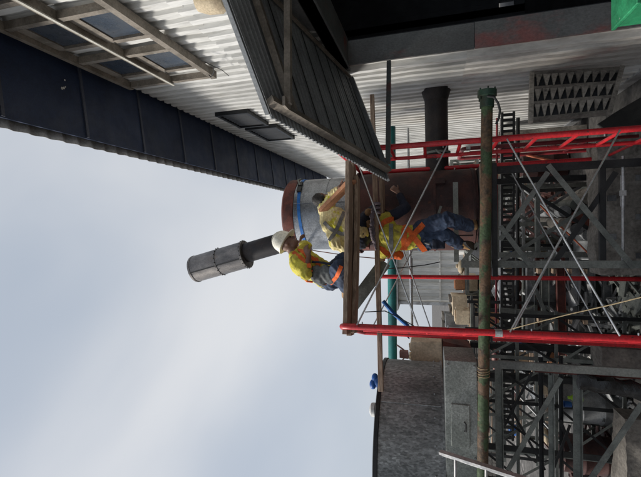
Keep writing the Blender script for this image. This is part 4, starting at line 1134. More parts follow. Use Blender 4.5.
# scrap heaps: nobody could count the pieces
def heap(cx, cy, rx, ry, h, n, m, name, label, seed):
    r_ = random.Random(seed); mb = MB()
    for k in range(n):
        a = r_.uniform(0, 6.28); d = math.sqrt(r_.random())
        x = cx + rx * d * math.cos(a); y = cy + ry * d * math.sin(a)
        z = h * (1 - d * d) * r_.uniform(0.15, 1.0)
        rot = Matrix.Rotation(r_.uniform(0, 6.28), 3, 'Z') @ Matrix.Rotation(r_.uniform(-0.7, 0.7), 3, 'Y') @ Matrix.Rotation(r_.uniform(-0.5, 0.5), 3, 'X')
        kind = r_.random()
        sz = (r_.uniform(0.2, 0.8), r_.uniform(0.02, 0.06), r_.uniform(0.015, 0.05)) if kind < 0.6 else (r_.uniform(0.12, 0.35), r_.uniform(0.08, 0.25), r_.uniform(0.006, 0.06))
        mb.box((x, y, max(z, 0.03)), sz, rot=rot)
    o = mb.build(name, m, smooth=False); return tag(o, label, 'scrap', kind='stuff')
def ibeam(p, q, hgt, wd, t=0.012):
    a, b = wd / 2, hgt / 2
    return MB().ext(p, q, [(-a, -b), (a, -b), (a, -b + t), (t / 2, -b + t), (t / 2, b - t), (a, b - t), (a, b), (-a, b), (-a, b - t), (-t / 2, b - t), (-t / 2, -b + t), (-a, -b + t)])
lay = ('bottom', 'second', 'third', 'fourth', 'fifth', 'sixth', 'seventh', 'eighth', 'top'); rowp = ('front', 'middle', 'back')
for li in range(6):
    for ri in range(3):
        hgt = 0.12; z = 0.08 + li * 0.215
        y = 7.25 + ri * 0.34 + rnd.uniform(-0.05, 0.05); x0 = -0.55 + rnd.uniform(-0.1, 0.12); x1 = -1.95 + rnd.uniform(-0.25, 0.15); sk = rnd.uniform(-0.05, 0.05)
        mb = ibeam((x0, y + sk, z + 0.055), (x1, y - sk, z + 0.055), hgt, 0.10)
        tag(mb.build('stacked_girder', ('scrap_grey', 'roof_sheet', 'steel_grey', 'scrap_grey', 'rust_red')[(li * 3 + ri * 2) % 5], smooth=False), 'steel girder in the %s layer, %s row, of the stack behind the short red post' % (lay[li], rowp[ri]), 'girder', 'stacked steel girders')
for li in range(6):
    for bi, x in enumerate((-0.8, -1.6)):
        mb = MB().box((x, 7.6, 0.03 + li * 0.215 + (0.215 - 0.055 - 0.06) * 0.0), (0.07, 1.0, 0.05), jit=0.004)
        tag(mb.build('timber_bearer', 'timber'), 'timber bearer under the %s layer of the beam stack, %s side' % (lay[li], ('right', 'left')[bi]), 'bearer', 'bearers in the beam stack')
heap(-2.6, 10.6, 2.2, 1.2, 1.2, 260, 'scrap_grey', 'scrap_heap', 'heap of grey scrap metal far behind the left trestle', 2)
heap(0.3, 11.0, 1.5, 1.2, 1.2, 220, 'scrap_grey', 'scrap_heap', 'heap of grey scrap beyond the racks by the white wall', 3)
heap(-4.3, 7.6, 1.0, 0.7, 0.8, 150, 'rust_dark', 'scrap_heap', 'rusty scrap heap at the far left of the yard', 4)
ci = 0
for li in range(5):
    for k in range(6 - li):
        x = -0.42 + k * 0.19 + li * 0.095; z = 0.1 + li * 0.165
        mb = MB().lathe((x, 7.05, z), [(0.07, 0.0), (0.092, 0.0), (0.092, 1.3), (0.07, 1.3), (0.07, 0.0)], 18, axis=(0.02, 1, 0)); ci += 1
        tag(mb.build('stacked_pipe', ('scrap_grey', 'concrete_mid', 'steel_grey', 'rust_red')[(ci * 3) % 4]), 'pipe in the %s layer, %s from left, of the main trestle stack' % (lay[li], ('first', 'second', 'third', 'fourth', 'fifth', 'sixth')[k]), 'pipe', 'pipes stacked inside the trestle')
heap(0.1, 9.3, 0.55, 0.4, 1.5, 120, 'pink_board', 'rubble_heap', 'pinkish broken boards far inside the main trestle', 8)
heap(-2.1, 7.0, 0.9, 0.4, 0.6, 120, 'scrap_grey', 'scrap_heap', 'grey offcuts right behind the left trestle', 9)
heap(-1.3, 8.3, 1.2, 0.5, 1.6, 90, 'white_paint', 'scrap_heap', 'white painted offcuts behind the short red post', 10)
heap(-1.3, 7.6, 0.75, 0.5, 1.9, 130, 'roof_sheet', 'scrap_heap', 'pale sheet offcuts thrown on top of the girder stack', 12)
heap(-0.6, 6.7, 0.9, 0.25, 0.2, 60, 'steel_grey', 'offcut_heap', 'low pile of steel offcuts on the ground behind the main trestle', 5)
# leaning poles and beams
for k, (a, b, Y_, r_, m_, lb) in enumerate((((505, 150), (620, 176), 7.7, 0.02, 'hose_orange', 'thin orange pole leaning behind the main trestle'), ((540, 205), (600, 265), 7.0, 0.012, 'hose_orange', 'orange hose slanting behind the cross braces'), ((525, 190), (600, 250), 7.5, 0.025, 'scrap_grey', 'pale grey tube leaning behind the cross braces'), ((520, 280), (610, 300), 8.0, 0.03, 'scrap_grey', 'grey tube leaning behind the short red post'), ((510, 385), (560, 440), 7.0, 0.02, 'scrap_grey', 'grey tube leaning behind the left trestle'), ((500, 405), (590, 395), 7.8, 0.03, 'steel_black', 'black tube standing behind the left trestle'))):
    pa_ = P(a[0], a[1], Y_); pb_ = P(b[0], b[1], Y_ - 0.5)
    mb = MB().path([pa_, pa_.lerp(pb_, 0.35) + V((0.0, 0.01, 0.01)), pa_.lerp(pb_, 0.7), pb_], r_, 10)
    tag(mb.build('leaning_pole', m_), lb, 'pole')
bk_ = MB()
bc = P(575, 398, 5.7)
bk_.lathe((bc.x, 5.7, bc.z - 0.08), [(0, 0), (0.04, 0), (0.042, 0.1), (0.02, 0.13), (0.018, 0.16), (0, 0.16)], 14)
tag(bk_.build('lime_bottle', 'lime_plastic'), 'small lime green bottle on the block at the left trestle', 'bottle')
ub = MB()
uc = P(566, 404, 5.75)
ub.lathe((uc.x, 5.75, uc.z - 0.06), [(0, 0), (0.035, 0), (0.04, 0.08), (0.044, 0.084), (0.036, 0.08), (0.032, 0.02), (0, 0.02)], 16)
tag(ub.build('blue_bucket', 'blue_plastic'), 'small blue bucket beside the lime bottle', 'bucket')

# pale block shed, far corrugated shed, yard wall
sh2 = thing('far_shed', 'far white corrugated shed seen below the drum', 'shed', (-1.6, 14.4, 0))
s0, s1 = P(398, 262, 14), P(398, 303, 14)
pr = trap_profile(4.0, 0.25, 0.04)
xa = s1.x
mb = MB(); n_ = len(pr); h_ = n_ // 2
vs = [V((xa + a, 14 - b, 0.0)) for a, b in pr] + [V((xa + a, 14 - b, s0.z)) for a, b in pr]
fs = [(i, (i + 1) % n_, n_ + (i + 1) % n_, n_ + i) for i in range(n_)]
for i in range(h_ - 1): fs += [(n_ + i, n_ + i + 1, 2 * n_ - 2 - i, 2 * n_ - 1 - i)]
mb.add(vs, fs).build('front_cladding', 'cladding', sh2, smooth=False)
for zz in (0.9, 1.7, 2.5): MB().box((xa + 1.95, 13.93, zz), (3.9, 0.03, 0.05)).build('lap_strip', 'cladding_dusty', sh2)
MB().box((xa + 2.0, 15.6, s0.z / 2 - 0.01), (3.96, 3.0, s0.z - 0.02)).build('body', 'cladding_dusty', sh2)
MB().box((xa + 1.95, 15.5, s0.z + 0.05), (4.3, 3.6, 0.09)).build('roof', 'roof_sheet', sh2)
MB().box((xa + 0.03, 13.92, s0.z / 2), (0.10, 0.06, s0.z - 0.02)).build('corner_trim', 'roof_sheet', sh2)
for i, (x0, x1, y0, y1, Y_, m_, lb) in enumerate(((462, 478, 276, 292, 9.6, 'concrete_pale', 'beige concrete block wall piece below the far shed'), (452, 478, 297, 317, 8.6, 'concrete_pale', 'pale square concrete block on the yard stack'), (445, 480, 316, 330, 8.9, 'scrap_grey', 'grey metal crate below the pale concrete block'))):
    a = P(x0, y0, Y_); b = P(x1, y1, Y_)
    t = thing('stacked_block', lb, 'block', ((a.x + b.x) / 2, Y_ + 0.3, b.z))
    MB().box(((a.x + b.x) / 2, Y_ + 0.3, (a.z + b.z) / 2), (abs(a.x - b.x), 0.6, abs(a.z - b.z)), rz=0.04 * i, jit=0.01).build('body', m_, t, bevel=0.012)
    for s_ in (0.2, 0.75): MB().box((a.x + (b.x - a.x) * s_, Y_ + 0.3, a.z + 0.03), (0.09, 0.5, 0.05), jit=0.006).build('lug', 'concrete', t)
    MB().box(((a.x + b.x) / 2, Y_ + 0.3, b.z / 2 - 0.003), (abs(a.x - b.x) * 0.8, 0.5, b.z - 0.012)).build('support', 'steel_black', t)
yw = thing('yard_wall', 'long low dark block wall along the back of the yard', 'wall', (-5, 19, 0))
for j in range(7):
    for k in range(26):
        w_ = 0.78
        MB().box((-13.5 + k * 0.8 + (0.4 if j % 2 else 0), 19 + rnd.uniform(-0.01, 0.01), 0.14 + j * 0.29), (w_, 0.3, 0.27)).build('block', 'concrete', yw)

# ------------------------------------------------------------------ the three workers
from mathutils.bvhtree import BVHTree
def caps(mb, p, q, r1, r2, n=14):
    """tapered limb with round ends"""
    p = V(p); q = V(q); d = (q - p); l_ = d.length
    pr = []
    for k in range(5): a = math.pi / 2 * k / 4; pr.append((max(r1 * math.sin(a), 1e-6), -r1 * math.cos(a)))
    for k in range(1, 5): pr.append((r1 + (r2 - r1) * k / 5, l_ * k / 5))
    for k in range(5): a = math.pi / 2 * k / 4; pr.append((max(r2 * math.cos(a), 1e-6), l_ + r2 * math.sin(a)))
    mb.lathe(p, pr, n, axis=d)

def fleshed(mb, name, m, parent, voxel=0.014, smooth=6, fold=0.0, seed=0.0, fscale=9.0):
    """fuse overlapping volumes into one continuous skin, then crease it"""
    tmp_me = bpy.data.meshes.new('tmp'); org = ORG[parent]
    tmp_me.from_pydata([tuple(v - org) for v in mb.v], [], mb.f)
    import bmesh
    bm = bmesh.new(); bm.from_mesh(tmp_me); bmesh.ops.remove_doubles(bm, verts=bm.verts, dist=1e-5); bmesh.ops.recalc_face_normals(bm, faces=bm.faces); bm.to_mesh(tmp_me); bm.free()
    tmp = bpy.data.objects.new('tmp', tmp_me); COL.objects.link(tmp)
    rm = tmp.modifiers.new('r', 'REMESH'); rm.mode = 'VOXEL'; rm.voxel_size = voxel
    if smooth:
        sm = tmp.modifiers.new('s', 'SMOOTH'); sm.factor = 0.5; sm.iterations = smooth
    dg_ = bpy.context.evaluated_depsgraph_get()
    me = bpy.data.meshes.new_from_object(tmp.evaluated_get(dg_))
    bpy.data.objects.remove(tmp); bpy.data.meshes.remove(tmp_me)
    if fold:
        nr = [v.normal.copy() for v in me.vertices]
        for v, nn in zip(me.vertices, nr):
            c = v.co
            f_ = 0.6 * noise.noise(V((c.x * fscale * 0.7 + seed, c.y * fscale * 0.7, c.z * fscale * 1.6 + c.x * 5))) + 0.9 * (0.35 - abs(noise.noise(V((c.x * fscale * 1.1 + seed, c.y * fscale * 1.1, c.z * fscale * 1.9 - c.x * 6)))) * 1.6) + 0.35 * noise.noise(V((c.x * fscale * 3.4 + seed, c.y * fscale * 3.4, c.z * fscale * 4.5)))
            v.co = c + nn * (fold * f_)
    me.update()
    for p in me.polygons: p.use_smooth = True
    me.materials.clear(); me.materials.append(MAT[m])
    o = bpy.data.objects.new(name, me); COL.objects.link(o); o.parent = parent; ORG[o] = org
    return o

def ribbon(pts, wd, th, m, name, parent, side):
    """a flat strap along pts; side = direction of the width, or a list"""
    mb = MB(); n_ = len(pts); vs = []
    for i, p in enumerate(pts):
        d = (pts[min(i + 1, n_ - 1)] - pts[max(i - 1, 0)]).normalized()
        nn = side[i] if isinstance(side, list) else V(side)
        s_ = d.cross(nn).normalized()
        for a, b in ((-wd / 2, 0), (wd / 2, 0), (wd / 2, th), (-wd / 2, th)): vs.append(p + s_ * a + nn * b)
    fs = []
    for i in range(n_ - 1):
        for k in range(4): fs.append((i * 4 + k, i * 4 + (k + 1) % 4, (i + 1) * 4 + (k + 1) % 4, (i + 1) * 4 + k))
    fs += [(0, 1, 2, 3), ((n_ - 1) * 4 + 3, (n_ - 1) * 4 + 2, (n_ - 1) * 4 + 1, (n_ - 1) * 4)]
    return mb.add(vs, fs).build(name, m, parent)

def strap_on(objs, pix, wd, m, name, parent, Y0, n=18):
    """lay a strap over clothing along a line seen from the front; it follows the cloth"""
    vs = []; fs = []
    for o in objs:
        b = len(vs); vs += [v.co + ORG[parent] for v in o.data.vertices]; fs += [tuple(b + i for i in p.vertices) for p in o.data.polygons]
    tree = BVHTree.FromPolygons(vs, fs)
    pts = []; nn = []
    for i in range(n + 1):
        t = i / n * (len(pix) - 1); k = min(int(t), len(pix) - 2); f_ = t - k
        x = pix[k][0] * (1 - f_) + pix[k + 1][0] * f_; y = pix[k][1] * (1 - f_) + pix[k + 1][1] * f_
        d = (P(x, y, Y0) - CAM).normalized()
        h = tree.ray_cast(CAM + d * 2.0, d)
        if h[0] is not None and h[0].y < Y0 + 0.5:
            pts.append(h[0] - d * 0.004 + h[1] * 0.004); nn.append((h[1] * 0.6 - d * 0.6).normalized())
    if len(pts) < 3: return None
    for _ in range(2): pts = [pts[0]] + [(pts[i - 1] + pts[i] * 2 + pts[i + 1]) / 4 for i in range(1, len(pts) - 1)] + [pts[-1]]
    return ribbon(pts, wd, 0.005, m, name, parent, nn)

def hand(mb, wrist, direction, palm_n, s=1.0, curl=0.5, r=0.0095):
    """palm, four unequal bent fingers and a thumb from the side of the palm"""
    d = V(direction).normalized(); n_ = V(palm_n); n_ = (n_ - d * n_.dot(d)).normalized(); x = d.cross(n_)
    w_ = V(wrist)
    for a in (-0.026, -0.009, 0.009, 0.026): caps(mb, w_ + x * a * 0.6 * s, w_ + d * 0.085 * s + x * a * s, 0.016 * s, 0.014 * s, 10)
    for a, l_ in ((-0.033, 0.062), (-0.011, 0.075), (0.011, 0.080), (0.033, 0.070)):
        b = w_ + d * 0.088 * s + x * a * s
        k1_ = b + (d * math.cos(curl) + n_ * math.sin(curl)) * l_ * 0.5 * s
        k2_ = k1_ + (d * math.cos(curl * 2) + n_ * math.sin(curl * 2)) * l_ * 0.5 * s
        caps(mb, b, k1_, r * s, r * 0.95 * s, 8); caps(mb, k1_, k2_, r * 0.95 * s, r * 0.8 * s, 8)
    b = w_ + d * 0.03 * s - x * 0.035 * s
    k1_ = b + (d * 0.7 - x * 0.6 + n_ * 0.3).normalized() * 0.04 * s; k2_ = k1_ + (d * 0.85 - x * 0.1 + n_ * 0.45).normalized() * 0.032 * s
    caps(mb, b, k1_, 0.013 * s, 0.011 * s, 8); caps(mb, k1_, k2_, 0.011 * s, 0.009 * s, 8)

def head_shape(mb, c, fwd, up, s=1.0):
    """skull, jaw, nose, ears, brow, lips"""
    f_ = V(fwd).normalized(); u = V(up); u = (u - f_ * u.dot(f_)).normalized(); r_ = f_.cross(u)
    rot = Matrix((r_, f_, u)).transposed()
    c = V(c)
    mb.ball(c + u * 0.02 * s, (0.074 * s, 0.094 * s, 0.098 * s), 18, 12, rot)
    mb.ball(c + f_ * 0.03 * s - u * 0.055 * s, (0.056 * s, 0.062 * s, 0.062 * s), 14, 10, rot)
    caps(mb, c + f_ * 0.088 * s + u * 0.012 * s, c + f_ * 0.108 * s - u * 0.026 * s, 0.010 * s, 0.016 * s, 8)
    mb.ball(c + f_ * 0.083 * s + u * 0.03 * s, (0.05 * s, 0.016 * s, 0.012 * s), 10, 6, rot)
    for sg in (-1, 1):
        mb.ball(c + r_ * 0.074 * s * sg - f_ * 0.005 * s, (0.012 * s, 0.022 * s, 0.032 * s), 8, 6, rot)
    mb.ball(c + f_ * 0.084 * s - u * 0.055 * s, (0.026 * s, 0.012 * s, 0.009 * s), 8, 6, rot)
    mb.ball(c + f_ * 0.078 * s - u * 0.092 * s, (0.024 * s, 0.018 * s, 0.016 * s), 8, 6, rot)
    return rot

def eyes(par, c, rot, s=1.0):
    for sg in (-1, 1):
        MB().ball(V(c) + rot @ V((0.03 * sg * s, 0.083 * s, 0.006 * s)), 0.012 * s, 8, 6).build('eye', 'rubber_black', par)

def hard_hat(par, c, rot, s=1.0):
    ax = rot @ V((0, 0, 1)); c = V(c) + ax * 0.035 * s
    mb = MB(); n_ = 28; rows = [(1.0, 0.0), (0.985, 0.04), (0.93, 0.08), (0.80, 0.115), (0.58, 0.142), (0.30, 0.157), (0.02, 0.162)]
    for k, h in rows:
        for i in range(n_):
            a = 2 * math.pi * i / n_
            mb.v.append(c + rot @ V((0.107 * s * k * math.cos(a), 0.132 * s * k * math.sin(a), h * s)))
    for j in range(len(rows) - 1):
        for i in range(n_): mb.f.append((j * n_ + i, j * n_ + (i + 1) % n_, (j + 1) * n_ + (i + 1) % n_, (j + 1) * n_ + i))
    mb.f.append(tuple(range(n_ - 1, -1, -1)))
    sh_ = mb.build('helmet', 'helmet_shell', par)
    br = MB()
    for z in (0.0, 0.008):
        for i in range(n_):
            a = 2 * math.pi * i / n_; e = 0.012 + (0.045 * max(0, math.sin(a)) ** 1.5)
            br.v.append(c + rot @ V(((0.107 + e * 0.6) * s * math.cos(a), (0.132 + e) * s * math.sin(a), (z - 0.004 - e * 0.25) * s)))
    for i in range(n_): br.f.append((i, (i + 1) % n_, n_ + (i + 1) % n_, n_ + i))
    br.f.append(tuple(range(n_ - 1, -1, -1))); br.f.append(tuple(range(n_, 2 * n_)))
    br.build('brim', 'helmet_shell', sh_)
    for dx in (-0.03, 0, 0.03):
        MB().path([c + rot @ V((dx * s, 0.132 * s * math.cos(t) * 0.94, 0.165 * s * math.sin(t))) for t in [0.35 + 0.24 * k for k in range(11)]], 0.007 * s, 6).build('ridge', 'helmet_shell', sh_)

def boot(par, ankle, toe_dir, s=1.0, up=(0, 0, 1)):
    d = V(toe_dir).normalized(); u = V(up); a = V(ankle)
    mb = MB()
    caps(mb, a + u * 0.07, a - u * 0.03, 0.055 * s, 0.052 * s); caps(mb, a - u * 0.03, a + d * 0.15 * s - u * 0.05, 0.05 * s, 0.042 * s); caps(mb, a - d * 0.045 * s - u * 0.045, a + d * 0.1 - u * 0.055, 0.04 * s, 0.04 * s)
    b = fleshed(mb, 'boot', 'boot_tan', par, 0.012, 3, 0.003, 2.0)
    x = d.cross(u).normalized()
    pts = []
    for k in range(16):
        t = 2 * math.pi * k / 16
        pts.append(a + d * (0.055 + 0.155 * math.cos(t)) * s + x * (0.05 * math.sin(t) * (1.0 if math.cos(t) > -0.3 else 0.85)) * s - u * 0.113)
    so = MB().poly(pts, u, 0.03); so.build('sole', 'rubber_black', b)
    return b

# --- worker with the white helmet, kneeling on the platform, profile to the right
ptop = pz + 0.004
w1 = thing('person', 'kneeling worker in white helmet, yellow hi-vis top and orange harness strapping the drum', 'person', (P(345, 275, 4.4).x, 4.4, ptop), 'workers on the scaffold')
def Z(p, z): return V((p.x, p.y, z))
pel, wst, che, nek, hed = P(329, 277, 4.45), P(319, 271, 4.45), P(304, 263, 4.43), P(294, 253, 4.42), P(288, 244, 4.41)
shn, shf = P(297, 262, 4.25), P(298, 255, 4.60)
eln, hnn = P(306, 274, 4.12), P(309, 256, 4.20)
elf, hnf = P(307, 246, 4.68), P(300, 243, 4.93)
hpn, hpf = P(331, 280, 4.36), P(331, 273, 4.54)
knn, knf = Z(P(344, 267, 4.12), ptop + 0.075), Z(P(346, 259, 4.42), ptop + 0.075)
ann, anf = Z(knn + V((-0.30, 0.26, 0)), ptop + 0.06), Z(knf + V((-0.33, 0.20, 0)), ptop + 0.06)
b = MB()
hd_f = (V((0.9, 0.25, -0.45))).normalized()
rot1 = head_shape(b, hed, hd_f, (0.25, 0, 1))
for a_, q_, r_a, r_b in ((pel, wst, 0.135, 0.12), (wst, che, 0.12, 0.145), (che, nek, 0.13, 0.065), (nek, hed, 0.06, 0.055), (che, shn, 0.09, 0.07), (che, shf, 0.09, 0.07), (shn, eln, 0.055, 0.042), (eln, hnn, 0.042, 0.028), (shf, elf, 0.055, 0.042), (elf, hnf, 0.042, 0.028), (pel, hpn, 0.11, 0.10), (pel, hpf, 0.11, 0.10), (hpn, knn, 0.09, 0.06), (hpf, knf, 0.09, 0.06), (knn, ann, 0.058, 0.038), (knf, anf, 0.058, 0.038)):
    caps(b, a_, q_, r_a, r_b)
hand(b, hnn, (0.8, 0.25, 0.45), (0.3, 1, -0.2)); hand(b, hnf, (0.7, 0.7, 0.1), (0, 0.3, -1))
body1 = fleshed(b, 'body', 'skin', w1, 0.0095, 3)
eyes(w1, hed, rot1)
s_ = MB()
for a_, q_, r_a, r_b in ((wst.lerp(pel, 0.75), wst, 0.155, 0.145), (wst, che, 0.145, 0.168), (che, nek.lerp(che, 0.25), 0.155, 0.09), (che, shn, 0.115, 0.095), (che, shf, 0.115, 0.095), (shn, eln, 0.085, 0.07), (eln, eln.lerp(hnn, 0.35), 0.066, 0.056), (shf, elf, 0.08, 0.065), (elf, elf.lerp(hnf, 0.5), 0.06, 0.05)):
    caps(s_, a_, q_, r_a, r_b)
sh1 = fleshed(s_, 'shirt', 'hivis_yellow', w1, 0.0095, 4, 0.014, 1.0)
t_ = MB()
for a_, q_, r_a, r_b in ((wst.lerp(pel, 0.7), pel, 0.145, 0.155), (pel, hpn, 0.14, 0.125), (pel, hpf, 0.14, 0.125), (hpn, knn, 0.115, 0.085), (hpf, knf, 0.115, 0.085), (knn, knn.lerp(ann, 0.85), 0.08, 0.062), (knf, knf.lerp(anf, 0.85), 0.08, 0.062)):
    caps(t_, a_, q_, r_a, r_b)
tr1 = fleshed(t_, 'trousers', 'denim', w1, 0.0095, 4, 0.014, 5.0)
hard_hat(w1, hed, rot1, 0.99)
for a_ in (ann, anf): boot(w1, a_ + V((0, 0, 0.0)), (-0.2, 0.3, 0.0), 0.9, (-0.75, 0.6, 0.1))
for pix in ([(293, 252), (302, 259), (312, 268), (322, 279)], [(296, 248), (304, 253), (312, 258), (320, 265)], [(316, 258), (318, 266), (322, 276), (325, 285)], [(303, 250), (308, 259), (309, 268)], [(330, 284), (337, 276), (341, 266)]):
    strap_on([sh1, tr1], pix, 0.042, 'orange_web', 'harness_strap', w1, 4.45)
tb_ = MB()
tcn = P(321, 276, 4.2)
for k in range(4): tb_.ball(tcn + V((rnd.uniform(-0.05, 0.05), rnd.uniform(-0.01, 0.02), -0.05 * k + 0.05)), (0.10, 0.06, 0.075), 14, 9)
tbg = fleshed(tb_, 'tool_bag', 'tool_canvas', w1, 0.012, 3, 0.012, 3.0)
for dx in (-0.06, 0.0, 0.06):
    MB().path([tcn + V((dx, -0.05, 0.08)), tcn + V((dx + 0.01, -0.07, 0.14)), tcn + V((dx + 0.03, -0.05, 0.17))], 0.012, 8).build('tool_handle', 'orange_web' if dx else 'steel_black', tbg)
MB().path([P(312, 262, 4.22), P(318, 262, 4.2), P(330, 264, 4.18), P(338, 262, 4.2), P(345, 264, 4.15)], 0.012, 8).build('lanyard', 'navy_cloth', w1)
MB().tube(P(344, 279, 4.12), P(347, 279, 4.12), 0.012, 8).build('karabiner', 'zinc_tube', w1)

# --- worker in pale yellow, seen from behind, kneeling on the board in front of the drum
kt = k1.z + 0.022
w2 = thing('person', 'dark-haired worker in faded yellow shirt bending behind the platform, back to the camera', 'person', (P(370, 220, 4.95).x, 5.05, kt), 'workers on the scaffold')
pel, wst, che, nek, hed = P(356, 233, 4.92), P(347, 228, 4.92), P(334, 221, 4.95), P(326, 209, 5.0), P(322, 199, 5.06)
shr, shl = P(326, 209, 4.97), P(337, 242, 4.86)
elr, hnr = P(333, 195, 4.95), P(340, 187, 4.86)
ell, hnl = P(346, 250, 4.95), P(341, 243, 5.20)
hpr, hpl = P(358, 226, 4.93), P(360, 240, 4.92)
knr, knl = Z(P(376, 210, 5.06), kt + 0.07), Z(P(376, 226, 5.04), kt + 0.07)
knr.y = 5.16; knl.y = 5.14
anr, anl = Z(knr + V((-0.03, -0.10, 0)), kt + 0.06), Z(knl + V((0.03, -0.10, 0)), kt + 0.06)
b = MB()
rot2 = head_shape(b, hed, V((0.35, 0.9, -0.25)), (0, 0.2, 1))
LIMBS = lambda: ((pel, wst, 0.135, 0.12), (wst, che, 0.12, 0.15), (che, nek, 0.13, 0.065), (nek, hed, 0.06, 0.055), (che, shr, 0.09, 0.07), (che, shl, 0.09, 0.07), (shr, elr, 0.055, 0.042), (elr, hnr, 0.042, 0.028), (shl, ell, 0.055, 0.042), (ell, hnl, 0.042, 0.028), (pel, hpr, 0.11, 0.10), (pel, hpl, 0.11, 0.10), (hpr, knr, 0.09, 0.06), (hpl, knl, 0.09, 0.06), (knr, anr, 0.055, 0.04), (knl, anl, 0.055, 0.04))
for a_, q_, r_a, r_b in LIMBS(): caps(b, a_, q_, r_a, r_b)
hand(b, hnr, (0.3, -0.2, -0.8), (0, -1, 0)); hand(b, hnl, (0.1, 0.9, 0.1), (0, 0.2, -1))
fleshed(b, 'body', 'skin', w2, 0.0095, 3)
eyes(w2, hed, rot2)
h_ = MB(); h_.ball(hed + rot2 @ V((0, -0.022, 0.03)), (0.088, 0.094, 0.10), 16, 10, rot2)
h_.ball(hed + rot2 @ V((0, -0.05, -0.02)), (0.072, 0.055, 0.06), 14, 8, rot2)
fleshed(h_, 'hair', 'hair', w2, 0.012, 2, 0.008, 4.0, 30)
s_ = MB()
for a_, q_, r_a, r_b in ((pel, wst, 0.16, 0.15), (wst, che, 0.15, 0.185), (che, nek.lerp(che, 0.3), 0.17, 0.10), (che, shr, 0.13, 0.105), (che, shl, 0.13, 0.105), (shr, elr, 0.09, 0.07), (shl, ell, 0.09, 0.075), (ell, ell.lerp(hnl, 0.5), 0.07, 0.055), (elr, elr.lerp(hnr, 0.6), 0.066, 0.05)):
    caps(s_, a_, q_, r_a, r_b)
sh2_ = fleshed(s_, 'shirt', 'faded_yellow', w2, 0.0095, 4, 0.020, 9.0)
t_ = MB()
for a_, q_, r_a, r_b in ((pel, wst.lerp(pel, 0.6), 0.15, 0.15), (pel, hpr, 0.14, 0.125), (pel, hpl, 0.14, 0.125), (hpr, knr, 0.115, 0.085), (hpl, knl, 0.115, 0.085), (knr, anr, 0.078, 0.06), (knl, anl, 0.078, 0.06)): caps(t_, a_, q_, r_a, r_b)
tr2 = fleshed(t_, 'trousers', 'navy_cloth', w2, 0.0095, 4, 0.014, 3.0)
for a_ in (anr, anl): boot(w2, a_ + V((0, -0.05, 0.05)), (0, 0.25, -0.6), 0.9, (0, -0.9, 0.3))
strap_on([sh2_], [(324, 222), (332, 230), (342, 234), (350, 233)], 0.045, 'grey_web', 'harness_strap', w2, 4.9)
strap_on([sh2_], [(327, 244), (334, 234), (340, 222), (344, 212)], 0.045, 'grey_web', 'harness_strap', w2, 4.9)

# --- worker below in hi-vis with the orange cross on the back
sz_ = P(481, 228, 5.12).z
plank((XL - 0.05, 5.13, sz_ - 0.02), (XR + 0.12, 5.13, sz_ - 0.02), 0.20, 0.036, 'standing_board', 'brown board on the trestle edge under the tan boots', 'timber')
w3 = thing('person', 'worker in jeans and tan boots with an orange cross harness over a yellow hi-vis vest', 'person', (P(479, 232, 5.1).x, 5.12, sz_), 'workers on the scaffold')
pel, wst, che, nek, hed = P(419, 236, 4.97), P(405, 238, 4.92), P(390, 238, 4.92), P(377, 236, 5.02), P(371, 230, 5.17)
shr, shl = P(387, 219, 4.97), P(383, 251, 4.92)
elr, hnr = P(406, 208, 5.12), P(398, 192, 5.27)
ell, hnl = P(399, 255, 5.08), P(388, 249, 5.28)
hpr, hpl = P(423, 229, 4.99), P(424, 242, 4.99)
knr, knl = P(447, 219, 4.83), P(445, 235, 4.92)
anr, anl = Z(P(473, 226, 5.12), sz_ + 0.118), P(460, 244, 5.16)
b = MB()
rot3 = head_shape(b, hed, V((0.2, 0.85, -0.4)), (0, 0.3, 1))
for a_, q_, r_a, r_b in LIMBS(): caps(b, a_, q_, r_a, r_b)
hand(b, hnr, (0.5, 0.3, 0.6), (0, 1, 0)); hand(b, hnl, (0.1, 0.7, 0.5), (0, 1, 0))
fleshed(b, 'body', 'skin', w3, 0.0095, 3)
eyes(w3, hed, rot3)
h_ = MB(); h_.ball(hed + rot3 @ V((0, -0.022, 0.03)), (0.086, 0.092, 0.098), 16, 10, rot3)
fleshed(h_, 'hair', 'hair', w3, 0.012, 2, 0.006, 6.0, 30)
s_ = MB()
for a_, q_, r_a, r_b in ((pel.lerp(wst, 0.3), wst, 0.145, 0.15), (wst, che, 0.15, 0.17), (che, nek, 0.155, 0.09), (che, shr, 0.11, 0.09), (che, shl, 0.11, 0.09)): caps(s_, a_, q_, r_a, r_b)
sh3 = fleshed(s_, 'vest', 'hivis_yellow', w3, 0.0095, 4, 0.014, 2.0)
s_ = MB()
for a_, q_, r_a, r_b in ((shr, elr, 0.078, 0.062), (elr, elr.lerp(hnr, 0.75), 0.058, 0.045)): caps(s_, a_, q_, r_a, r_b)
fleshed(s_, 'sleeve', 'navy_cloth', w3, 0.012, 3, 0.010, 2.0)
s_ = MB()
for a_, q_, r_a, r_b in ((shl, ell, 0.078, 0.062), (ell, ell.lerp(hnl, 0.75), 0.058, 0.045)): caps(s_, a_, q_, r_a, r_b)
fleshed(s_, 'sleeve', 'orange_web', w3, 0.012, 3, 0.010, 3.0)
t_ = MB()
for a_, q_, r_a, r_b in ((pel, wst.lerp(pel, 0.5), 0.15, 0.145), (pel, hpr, 0.135, 0.12), (pel, hpl, 0.135, 0.12), (hpr, knr, 0.118, 0.09), (hpl, knl, 0.115, 0.085), (knr, knr.lerp(anr, 0.9), 0.085, 0.078), (knl, knl.lerp(anl, 0.9), 0.082, 0.075)): caps(t_, a_, q_, r_a, r_b)
tr3 = fleshed(t_, 'trousers', 'denim', w3, 0.0095, 4, 0.018, 7.0)
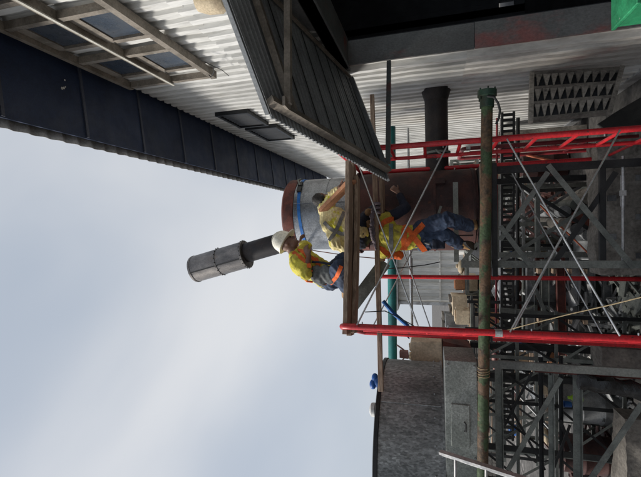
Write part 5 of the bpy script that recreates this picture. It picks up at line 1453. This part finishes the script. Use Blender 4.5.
boot(w3, anr, (0.25, 0.9, 0)); boot(w3, anl, (-0.3, 0.75, -0.5), 0.95, (0.0, 0.3, 0.95))
for pix in ([(400, 221), (408, 230), (416, 240), (425, 251)], [(424, 224), (416, 232), (408, 242), (401, 251)], [(378, 232), (384, 222), (392, 219), (400, 224)], [(378, 244), (386, 253), (394, 254), (401, 251)], [(405, 220), (404, 232), (404, 244), (405, 252)]):
    strap_on([sh3, tr3], pix, 0.066, 'orange_web', 'harness_strap', w3, 4.95)
strap_on([sh3], [(391, 224), (391, 238), (391, 251)], 0.05, 'grey_web', 'reflective_band', w3, 4.95)
pc = MB()
pcn = P(438, 244, 4.86)
pc.box(pcn + V((0, 0.04, -0.01)), (0.11, 0.07, 0.14)); pc.box(pcn + V((0, 0.035, 0.04)), (0.12, 0.085, 0.05))
pg = fleshed(pc, 'pouch', 'navy_cloth', w3, 0.010, 3, 0.006, 1.0)
MB().path([pcn + V((0.0, -0.03, 0.09)), pcn + V((0.02, 0.02, 0.17)), P(424, 240, 4.84)], 0.012, 8).build('pouch_strap', 'grey_web', pg)

# grey cloth rag tied to the timber rail
rt = thing('tied_rag', 'grey-mauve rag knotted round the timber rail', 'rag', P(376, 230, 4.75))
rg = MB()
for k, (x, y, r_) in enumerate(((374, 206, 0.028), (373, 211, 0.036), (372, 217, 0.040), (372, 223, 0.046), (372, 229, 0.050), (373, 235, 0.050), (374, 240, 0.040), (375, 245, 0.030), (376, 249, 0.020))):
    rg.ball(P(x, y, 4.74 + 0.01 * math.sin(k * 2)), (r_ * 1.25, r_ * 0.7, r_ * 0.7), 10, 7)
fleshed(rg, 'cloth', 'cloth_mauve', rt, 0.008, 3, 0.012, 3.0, 22)
kn_ = MB()
for k in range(3): kn_.lathe(P(377, 204 + k * 4, 4.82), [(0.028, -0.018), (0.048, -0.012), (0.050, 0.010), (0.028, 0.018)], 12, axis=(qb - qa) + V((0, 0.3 * k - 0.3, 0.5)))
kn_.build('knot', 'cloth_mauve', rt)
